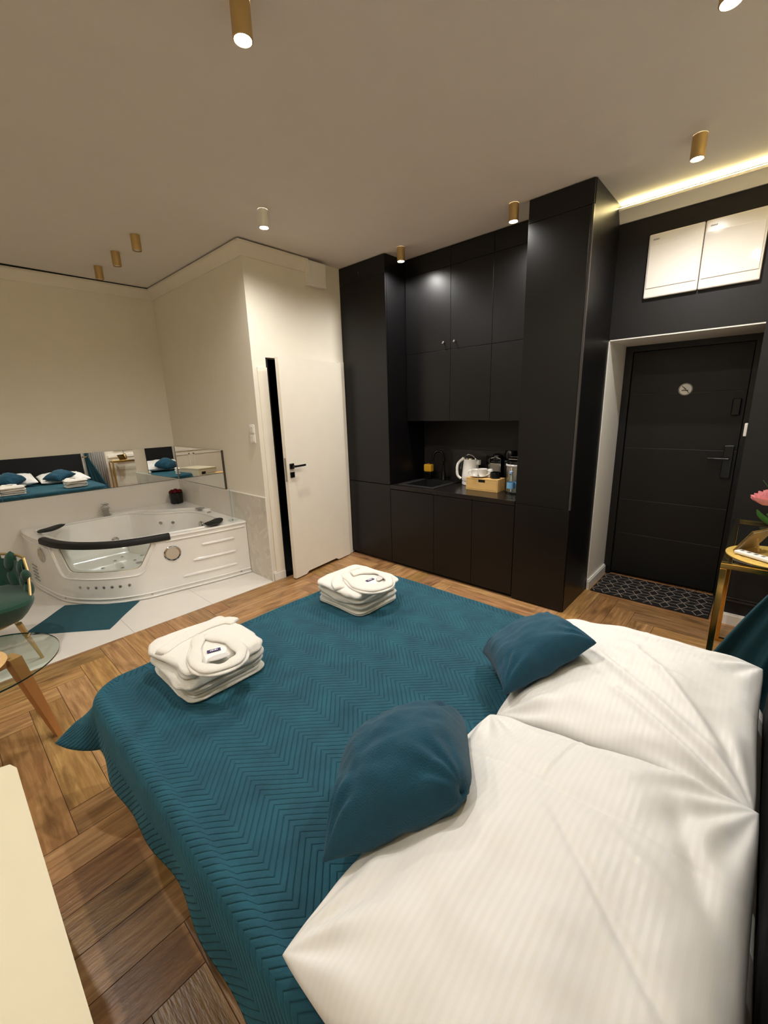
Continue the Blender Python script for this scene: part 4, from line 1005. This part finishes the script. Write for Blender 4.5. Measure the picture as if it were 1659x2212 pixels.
def towels():
    # near stack (left)
    def stack(x0, x1, y0, y1, ang, seed, collar, belt, labp, slip, labs, cz):
        c = Vector(((x0+x1)/2, (y0+y1)/2, 0)); R4 = Matrix.Translation(c) @ Matrix.Rotation(ang, 4, 'Z') @ Matrix.Translation(-c)
        zb = BZ+.004
        mb = MB(); slab(mb, x0+.004, x1-.004, y0, y1, zb, zb+.0215, 2, seed, .007, M4=R4); o = mb.build('bath_towel', M['terry'], smooth=True, auto=180); tag(o, labs[0], 'towel', 'folded towels under the bathrobes')
        mb = MB(); slab(mb, x0+.008, x1-.0, y0+.004, y1-.004, zb+.026, zb+.0485, 2, seed+3, .005, M4=R4); o = mb.build('bath_towel', M['terry'], smooth=True, auto=180); tag(o, labs[1], 'towel', 'folded towels under the bathrobes')
        zt = zb+.125
        t = thing('bathrobe', (c.x, c.y, zb+.051), labs[2], 'bathrobe')
        mb = MB(); slab(mb, x0-.004, x1+.002, y0+.006, y1+.004, zb+.0535, zt, 2, seed+5, .017, M4=R4); mb.build('folded_body', M['terry'], t, smooth=True, auto=180)
        zt += .003
        mb = MB(); cl = catmull([Vector((x, y, 0)) for x, y in collar], 8)
        n = len(cl); pts = [Vector((p.x+.003*noise.noise(p*30), p.y, zt+.006+.005*math.sin(i/n*PI))) for i, p in enumerate(cl)]
        mb.tube(pts, [.024+.004*math.sin(i*.5) for i in range(n)], 14, flat=.40); mb.build('collar', M['terry'], t, smooth=True, auto=180)
        mb = MB(); mb.tube([Vector((p.x, p.y, zt+.001)) for p in [q+(q-Vector((labp[0], labp[1], 0))).normalized()*.024 for q in cl]], .010, 10, flat=.6); mb.build('collar_seam', M['terry'], t, smooth=True, auto=180)
        mb = MB(); bl = catmull([Vector((x, y, 0)) for x, y in belt], 8); mb.tube([Vector((p.x, p.y, zt+.000-(.010 if i in (0, len(bl)-1) else 0))) for i, p in enumerate(bl)], .030, 14, flat=.32); mb.build('belt', M['terry'], t, smooth=True, auto=180)
        # inside of the collar with label
        mb = MB(); M5 = Matrix.Translation((labp[0], labp[1], zt+.0035)) @ Matrix.Rotation(labp[2], 4, 'Z'); mb.obox(M5, .050, .020, .0016, 0); lb = mb.build('label', M['purple'], t)
        mb = MB()
        for k in range(5): 
            M6 = Matrix.Translation((labp[0], labp[1], zt+.0047)) @ Matrix.Rotation(labp[2], 4, 'Z') @ Matrix.Translation((-.012+.006*k, .001*(k % 2), 0)); mb.obox(M6, .0042, .006+.003*(k % 2), .0006)
        g = mb.build('label_print', M['linenw']); g.parent = lb
        mb = MB(); M5 = Matrix.Translation((labp[0], labp[1], zt-.004)) @ Matrix.Rotation(labp[2], 4, 'Z')
        mb.lathe([(.050, 0), (.047, .004), (.002, .005)], (0, 0, 0), 28)
        for v in mb.bm.verts: v.co = M5 @ Vector((v.co.x*1.0, v.co.y*1.05, v.co.z))
        mb.build('neck_lining', M['linenw'], t, smooth=True)
        if slip:
            mb = MB(); M5 = Matrix.Translation((slip[0], slip[1], zt+.004)) @ Matrix.Rotation(slip[2], 4, 'Z'); mb.lathe([(.030, 0), (.034, .003), (.030, .006), (.001, .0065)], (0, 0, 0), 28)
            for v in mb.bm.verts: v.co = M5 @ Vector((v.co.x*1.2, v.co.y*.55, v.co.z))
            mb.build('plastic_tag', mat('grey plastic', (205, 200, 195), .25), t, smooth=True)
    stack(.468, .805, 1.415, 1.80, 0.0, 2,
        [(.628, 1.645), (.585, 1.575), (.540, 1.49), (.528, 1.42), (.565, 1.365), (.625, 1.355), (.675, 1.39), (.690, 1.47), (.675, 1.56), (.640, 1.625)],
        [(.475, 1.655), (.545, 1.685), (.62, 1.705), (.70, 1.715), (.77, 1.70), (.795, 1.66)], (.618, 1.50, .0-.35), (.605, 1.435, -.3),
        ('folded white towel at the bottom of the left stack on the bed', 'folded white towel directly under the left bathrobe', 'folded white bathrobe with a purple neck label, left stack on the bed'), 0)
    stack(1.325, 1.655, 1.405, 1.765, 0.0, 21,
        [(1.47, 1.665), (1.43, 1.58), (1.395, 1.49), (1.395, 1.42), (1.44, 1.375), (1.50, 1.37), (1.56, 1.41), (1.595, 1.49), (1.59, 1.56), (1.54, 1.61), (1.49, 1.63)],
        [(1.335, 1.56), (1.37, 1.62), (1.44, 1.675), (1.53, 1.71), (1.61, 1.70)], (1.505, 1.50, -.1), (1.555, 1.47, .4),
        ('folded white towel at the bottom of the right stack on the bed', 'folded white towel directly under the right bathrobe', 'folded white bathrobe with an open collar, right stack near the kitchen'), 0)
towels()

# ================================================================ LEFT SIDE: CABINET, TABLE, CHAIR
def left_side():
    t = thing('bedside_cabinet', (-.22, 1.1, 0), 'cream lacquered bedside cabinet whose flat top fills the bottom left corner', 'cabinet')
    Z = .60; p = [(-.42, .67), (.0, .67), (.0, 1.515), (-.012, 1.54), (-.045, 1.548), (-.42, 1.548)]
    b = MB(); b.prism(p, .03, Z-.022); b.build('body', M['cream'], t)
    b = MB(); q = [(-.425, .66), (.004, .66), (.004, 1.512), (-.008, 1.544), (-.042, 1.556), (-.425, 1.556)]; b.prism(q, Z-.022, Z); b.build('top', M['cream'], t)
    b = MB(); b.box(-.40, -.05, 1.549, 1.556, .05, .56, .002); b.build('door', M['cream'], t)
    b = MB(); b.box(-.16, -.07, 1.5565, 1.560, .47, .53); b.build('vent_grille', M['blackp'], t)
    b = MB(); b.tube([(-.10, 1.565, .36), (-.14, 1.575, .35), (-.18, 1.565, .36)], .006); b.build('handle', M['chrome'], t, smooth=True)
    for x in (-.38, -.04):
        for y in (.72, 1.50):
            b = MB(); b.cyl((x, y, 0), (x, y, .029), .015); b.build('leg', M['blackp'], t)
    # round glass table
    cx, cy, gz = -.045, 2.435, .55
    t = thing('glass_table', (cx, cy, 0), 'low round glass table on splayed orange wood legs at the left', 'table')
    b = MB(); b.lathe([(.308, 0), (.311, .002), (.311, .006), (.308, .008)], (cx, cy, gz-.008), 72); b.build('glass_top', M['tglass'], t, smooth=True, auto=60)
    b = MB(); b.lathe([(.3113, .0005), (.3118, .0075)], (cx, cy, gz-.008), 72, cap=False); b.build('glass_edge', M['gedge'], t, smooth=True)
    ends = [(.188, 2.53), (-.19, 2.235), (-.20, 2.62)]
    for (ex, ey) in ends:
        d = Vector((ex-cx, ey-cy, 0)); a = Vector((cx, cy, 0))+d*.58; dn = d.normalized(); pn = Vector((-dn.y, dn.x, 0)); rs = []
        for f, w in ((0, .036), (.5, .028), (1, .017)):
            c0 = Vector((a.x, a.y, gz-.03)).lerp(Vector((ex, ey, 0)), f); rs.append([c0+dn*w*sx*.7+pn*w*sy for sx, sy in ((-1, -1), (1, -1), (1, 1), (-1, 1))])
        b = MB(); b.rings(rs); b.build('leg', M['wood'], t)
    b = MB()
    for k in range(3):
        p0, p1 = Vector((cx, cy, gz-.045)), Vector((cx, cy, gz-.045))+(Vector((*ends[k], 0))-Vector((cx, cy, 0)))*.55
        d = (p1-p0); M4 = Matrix.Translation((p0+p1)/2) @ Matrix.Rotation(math.atan2(d.y, d.x), 4, 'Z'); b.obox(M4, d.length, .03, .045, .003)
    b.build('cross_rail', M['wood'], t)
    b = MB()
    pr = [(.001, .006)]
    for k in range(1, 15): pr += [(.0125*k-.004, .009), (.0125*k, .006)]
    pr += [(.178, .004), (.176, .0005)]
    b.lathe(pr, (-.10, 2.44, gz+.0005), 56); o = b.build('placemat', M['rattan'], smooth=True, auto=80); tag(o, 'round woven rattan mat on the glass table at the left edge', 'placemat')
    # green velvet chair
    cx, cy = .025, 3.56
    t = thing('velvet_chair', (cx, cy, 0), 'dark green velvet armchair with a woven back and gold legs at the left', 'chair')
    mb = MB(); rs = []
    for z, k in ((.335, .70), (.345, .76), (.38, .86), (.43, .97), (.455, 1.0), (.475, .97), (.485, .88), (.487, .5), (.487, .05)):
        ring = []
        for i in range(48):
            a = 2*PI*i/48; ca, sa = math.cos(a), math.sin(a); e = .5; ring.append((cx+.29*k*abs(ca)**e*(1 if ca > 0 else -1), cy+.02+.27*k*abs(sa)**e*(1 if sa > 0 else -1), z))
        rs.append(ring)
    mb.rings(rs); mb.build('seat', M['green'], t, smooth=True)
    # woven back: plump crossing lobes on a curved shell
    mb = MB(); pts = []
    def bp(a, z, off=0): return Vector((cx+(.285+off)*math.sin(a), cy+.05+(.27+off)*math.cos(a), z))
    for k, a in enumerate([math.radians(v) for v in (-100, -78, -56, -34, -12, 12, 34, 56, 78, 100)]):
        hgt = .27 if abs(a) < 1 else .27-.12*(abs(a)-1)
        for half in (0, 1):
            z0 = .44+hgt*.5*half; rs = []
            for i in range(9):
                f = i/8; w = .045*math.sin(PI*f)**.45 if 0 < f < 1 else .004; lean = (.12 if half else -.12)*(f-.5)
                c0 = bp(a+lean, z0+hgt*.56*f); rd = (c0-Vector((cx, cy+.05, c0.z))).normalized(); tn = Vector((-rd.y, rd.x, 0))
                rs.append([c0+tn*w*math.cos(q)+rd*w*.62*math.sin(q) for q in [2*PI*j/12 for j in range(12)]])
            mb.rings(rs)
    mb.build('woven_back', M['green'], t, smooth=True)
    mb = MB(); rs = [[bp(math.radians(-104+208*i/30), .42+.0, -.01) for i in range(31)], [bp(math.radians(-104+208*i/30), .69-.05*(abs(-1+2*i/30))**2, -.01) for i in range(31)]]
    mb.rings(rs, False, False, closed=False); mb.build('back_shell', M['green'], t, smooth=True)
    mb = MB()
    for sgn in (1, -1): mb.tube([bp(sgn*math.radians(88), .69, .01), bp(sgn*math.radians(100), .60, .015), bp(sgn*math.radians(122), .47, .03)], .009, 8)
    top = [bp(math.radians(-88+176*i/24), .69+.02*math.sin(PI*i/24), .01) for i in range(25)]; mb.tube(top, .009, 8)
    low = [Vector((cx+.20*math.cos(2*PI*i/40), cy+.02+.19*math.sin(2*PI*i/40), .328)) for i in range(40)]; mb.tube(low, .010, 8, closed=True)
    mb.build('gold_frame', M['brass'], t, smooth=True)
    for (tx, ty, ex, ey) in ((.20, 3.38, .28, 3.50), (-.15, 3.38, -.23, 3.34), (.18, 3.72, .26, 3.84), (-.13, 3.72, -.21, 3.80)):
        mb = MB(); mb.cyl((tx, ty, .335), (ex, ey, 0), .016, .009); mb.build('leg', M['brass'], t, smooth=True)
left_side()

# ================================================================ RIGHT SIDE: CONSOLE, CURTAIN, MAT
def right_side():
    x0, x1, y0, y1, zt = 2.40, 3.40, -.30, .078, .857
    t = thing('console_table', ((x0+x1)/2, (y0+y1)/2, 0), 'narrow gold framed glass console table at the right edge', 'console table')
    r = .013
    b = MB()
    b.box(x0, x0+2*r, y0, y1, zt-2*r, zt, .002); b.box(x1-2*r, x1, y0, y1, zt-2*r, zt, .002); b.box(x0+2*r, x1-2*r, y1-2*r, y1, zt-2*r, zt, .002); b.box(x0+2*r, x1-2*r, y0, y0+2*r, zt-2*r, zt, .002)
    b.build('frame', M['gold'], t)
    for xx in (x0, x1-2*r):
        b = MB(); b.box(xx, xx+2*r, y0+2*r, y1-2*r, .001, 2*r, .002); b.build('foot_rail', M['gold'], t)
    for x in (x0, x1-2*r):
        for y in (y0, y1-2*r):
            b = MB(); b.box(x, x+2*r, y, y+2*r, 0, zt-2*r-.0005, .002); b.build('leg', M['gold'], t)
    b = MB(); b.box(x0+.002, x1-.002, y0+.002, y1-.002, zt+.0005, zt+.010, .001); b.build('glass_top', M['tglass'], t)
    zz = zt+.0105
    b = MB(); pr = [(.001, .004)]
    for k in range(1, 12): pr += [(.0155*k-.006, .0075), (.0155*k, .004)]
    pr += [(.182, .003), (.182, .0002)]
    b.lathe(pr, (2.585, -.108, zz), 64); o = b.build('placemat', M['goldmat'], smooth=True, auto=80); tag(o, 'round gold woven mat on the glass console table', 'placemat')
    zz += .0085
    # photo frame seen from behind
    t = thing('photo_frame', (2.64, .0, zz), 'small bronze photo frame standing with its back to the bed on the console', 'picture frame')
    p0, p1 = Vector((2.56, .040, zz)), Vector((2.70, -.030, zz)); d = (p1-p0); L = d.length; ang = math.atan2(d.y, d.x)
    # leans away from the camera side
    M4 = Matrix.Translation((p0+p1)/2) @ Matrix.Rotation(ang, 4, 'Z') @ Matrix.Rotation(math.radians(30), 4, 'X') @ Matrix.Translation((0, 0, .066))
    b = MB(); b.obox(M4, L, .010, .125, .002); b.build('back_board', M['frameback'], t)
    b = MB(); M5 = M4 @ Matrix.Translation((0, .0065, 0)); b.obox(M5, L+.006, .004, .131, .001); b.build('front_frame', M['gold'], t)
    b = MB(); M6 = Matrix.Translation((p0+p1)/2) @ Matrix.Rotation(ang, 4, 'Z') @ Matrix.Translation((0, -.050, .036)) @ Matrix.Rotation(math.radians(-12), 4, 'X'); b.obox(M6, .016, .004, .070); b.build('strut', M['brass'], t)
    # white remote
    b = MB(); M4 = Matrix.Translation((2.505, -.035, zz+.009)) @ Matrix.Rotation(math.atan2(-.112, -.072), 4, 'Z'); b.obox(M4, .155, .045, .017, .006)
    t = thing('remote_control', (2.505, -.035, zz), 'white remote control lying on the gold mat at the right edge', 'remote control')
    b.build('case', M['porc'], t)
    b = MB()
    for k in range(4): b.obox(M4 @ Matrix.Translation((-.055+.03*k, 0, .0093)), .012, .016, .0012)
    b.build('button', M['greytxt'], t)
    # flower vase
    t = thing('flower_vase', (2.66, -.145, zz), 'pink artificial flower with green leaves in a gold vase at the right edge', 'flowers')
    zv = zt+.019
    b = MB(); b.lathe([(.030, 0), (.042, .01), (.045, .06), (.030, .10), (.022, .12), (.026, .13), (.020, .125), (.018, .10)], (2.72, -.20, zv), 32); b.build('vase', M['brass'], t, smooth=True)
    b = MB(); b.tube(catmull([Vector((2.72, -.20, zv+.10)), Vector((2.70, -.14, zv+.17)), Vector((2.66, -.06, zv+.235))], 6), .003, 8)
    b.tube([(2.69, -.13, zv+.17), (2.66, -.06, zv+.28), (2.64, -.015, zv+.345)], .0012, 6); b.tube([(2.69, -.13, zv+.17), (2.67, -.07, zv+.28), (2.66, -.04, zv+.35)], .0012, 6); b.build('stem', M['leaf'], t, smooth=True)
    fc = Vector((2.655, -.040, 1.118))
    b = MB(); rose(b, fc, .058, seed=3); b.build('bloom', M['pink'], t, smooth=True)
    def leaf(name, pts, w, m):
        b = MB(); pc = catmull([Vector(p) for p in pts], 6); rs = []
        for i, p in enumerate(pc):
            f = i/(len(pc)-1); d = (pc[min(i+1, len(pc)-1)]-pc[max(i-1, 0)]).normalized(); s_ = d.cross(Vector((.75, .5, .4))).normalized(); ww = w*math.sin(PI*min(.98, max(.03, f)))**.7
            rs.append([p-s_*ww, p+Vector((0, 0, -.003)), p+s_*ww])
        b.rings(rs, False, False, closed=False); o = b.build(name, m, t, smooth=True); sm = o.modifiers.new('s', 'SOLIDIFY'); sm.thickness = .001
    leaf('leaf', [(2.66, -.012, 1.075), (2.665, -.03, 1.045), (2.68, -.07, 1.01), (2.69, -.11, .985)], .012, M['leaf'])
    leaf('leaf', [(2.66, -.035, .985), (2.67, -.07, .98), (2.69, -.13, .985)], .011, M['leafd'])
    leaf('leaf', [(2.65, -.05, 1.06), (2.67, -.09, 1.03), (2.69, -.14, 1.0)], .014, M['leaf'])
    # teal curtain tied beside the headboard, flaring out to the floor
    b = MB(); rs = []; n = 90; H0, ZT = .0, 2.6
    def edge(z):   # outer flare edge (x, y) at height z
        if z > 1.0: k = min(1, (z-1.0)/1.6); return Vector((2.03+.25*k, -.20+.02*k))
        k = 1-z/1.0; return Vector((2.03+.35*k**1.05, -.16+.36*k**.8))
    def inner(z):
        if z > 1.0: k = min(1, (z-1.0)/1.6); return Vector((1.99, -.27))
        return Vector((1.985, -.26))
    for iz in range(41):
        z = .015+(ZT-.015)*iz/40; A = inner(z); B = edge(z); ring = []
        wd = (B-A).length
        for i in range(n+1):
            f = i/n; p = A.lerp(B, f); pn = Vector((-(B-A).y, (B-A).x)).normalized()
            amp = .010+.05*wd; q = p+pn*amp*math.sin(f*PI*9)*(.6+.4*math.sin(f*7))
            ring.append((q.x, q.y, z))
        rs.append(ring)
    b.rings(rs, False, False, closed=False); t = thing('window_curtain', (2.05, -.2, 0), 'dark teal curtain gathered beside the headboard and flaring at the right edge', 'curtain')
    o = b.build('fabric', M['teal_curt'], t, smooth=True, auto=180); sm = o.modifiers.new('s', 'SOLIDIFY'); sm.thickness = .003
    b = MB(); b.tube([Vector((1.985+.055*math.cos(2*PI*i/24), -.225+.045*math.sin(2*PI*i/24), 1.0)) for i in range(24)], .010, 8, closed=True); b.build('tieback', M['gold'], t, smooth=True)
    # sheer curtain and dark drapes on the back wall
    def drape(name, xa, xb, y, z0, z1, m, lab, cat, folds=8, amp=.02):
        b = MB(); rs = []
        for z in (z0, (z0+z1)/2, z1): rs.append([(xa+(xb-xa)*i/80, y+amp*math.sin(2*PI*folds*i/80), z) for i in range(81)])
        b.rings(rs, False, False, closed=False); o = b.build(name, m, smooth=True, auto=180); sm = o.modifiers.new('s', 'SOLIDIFY'); sm.thickness = .002; tag(o, lab, cat)
    drape('sheer_curtain', 2.03, 2.36, YB+.035, .02, 2.6, M['sheer'], 'pale sheer curtain on the wall right of the headboard, seen in the mirror', 'curtain')
    # entry mat
    t = None
    xa, xb, ya, yb = 3.695, 4.195, .135, .965
    mb = MB(); mb.box(xa, xb, ya, yb, 0.0005, .008, .002)
    bm = mb.bm; a = .072; hz = .0086
    def line(p, q, w=.0022):
        p, q = Vector(p), Vector(q)
        def clip(p, q):
            d = q-p; t0, t1 = 0, 1
            for v, dv, lo, hi in ((p.x, d.x, xa+.006, xb-.006), (p.y, d.y, ya+.006, yb-.006)):
                if abs(dv) < 1e-9:
                    if v < lo or v > hi: return None
                    continue
                A_, B_ = sorted(((lo-v)/dv, (hi-v)/dv)); t0 = max(t0, A_); t1 = min(t1, B_)
            return (p+d*t0, p+d*t1) if t1 > t0+.02 else None
        r_ = clip(p, q)
        if not r_: return
        p, q = r_; d = (q-p).normalized(); n_ = Vector((-d.y, d.x))*w
        f = bm.faces.new([bm.verts.new((v.x, v.y, hz)) for v in (p-n_, q-n_, q+n_, p+n_)]); f.material_index = 1
    for i in range(-3, 12):
        for j in range(-3, 12):
            cx = xa+math.sqrt(3)*a*(i+.5*(j % 2)); cy = ya+1.5*a*j
            V = [Vector((cx+a*math.sin(PI/3*k), cy+a*math.cos(PI/3*k))) for k in range(6)]; C0 = Vector((cx, cy))
            for k in (0, 2, 4): line(C0, V[k])
            for k in range(3): line(V[k], V[k+1])
    o = mb.build('door_mat', [mat('black door mat', (16, 15, 15), .9, bump=.5, bscale=200), mat('beige mat line', (176, 160, 146), .9)]); tag(o, 'black door mat with beige cube lines in the entrance recess', 'door mat')
    # wicker basket next to the bed head
    t = None
    b = MB(); b.lathe([(.10, .001), (.125, .02), (.135, .18), (.14, .26), (.134, .262), (.125, .18), (.11, .03), (.002, .02)], (2.30, .46, 0), 36); o = b.build('wicker_basket', M['wicker'], smooth=True, auto=60); tag(o, 'brown wicker basket on the floor beside the bed head, seen in the mirror', 'basket')
right_side()
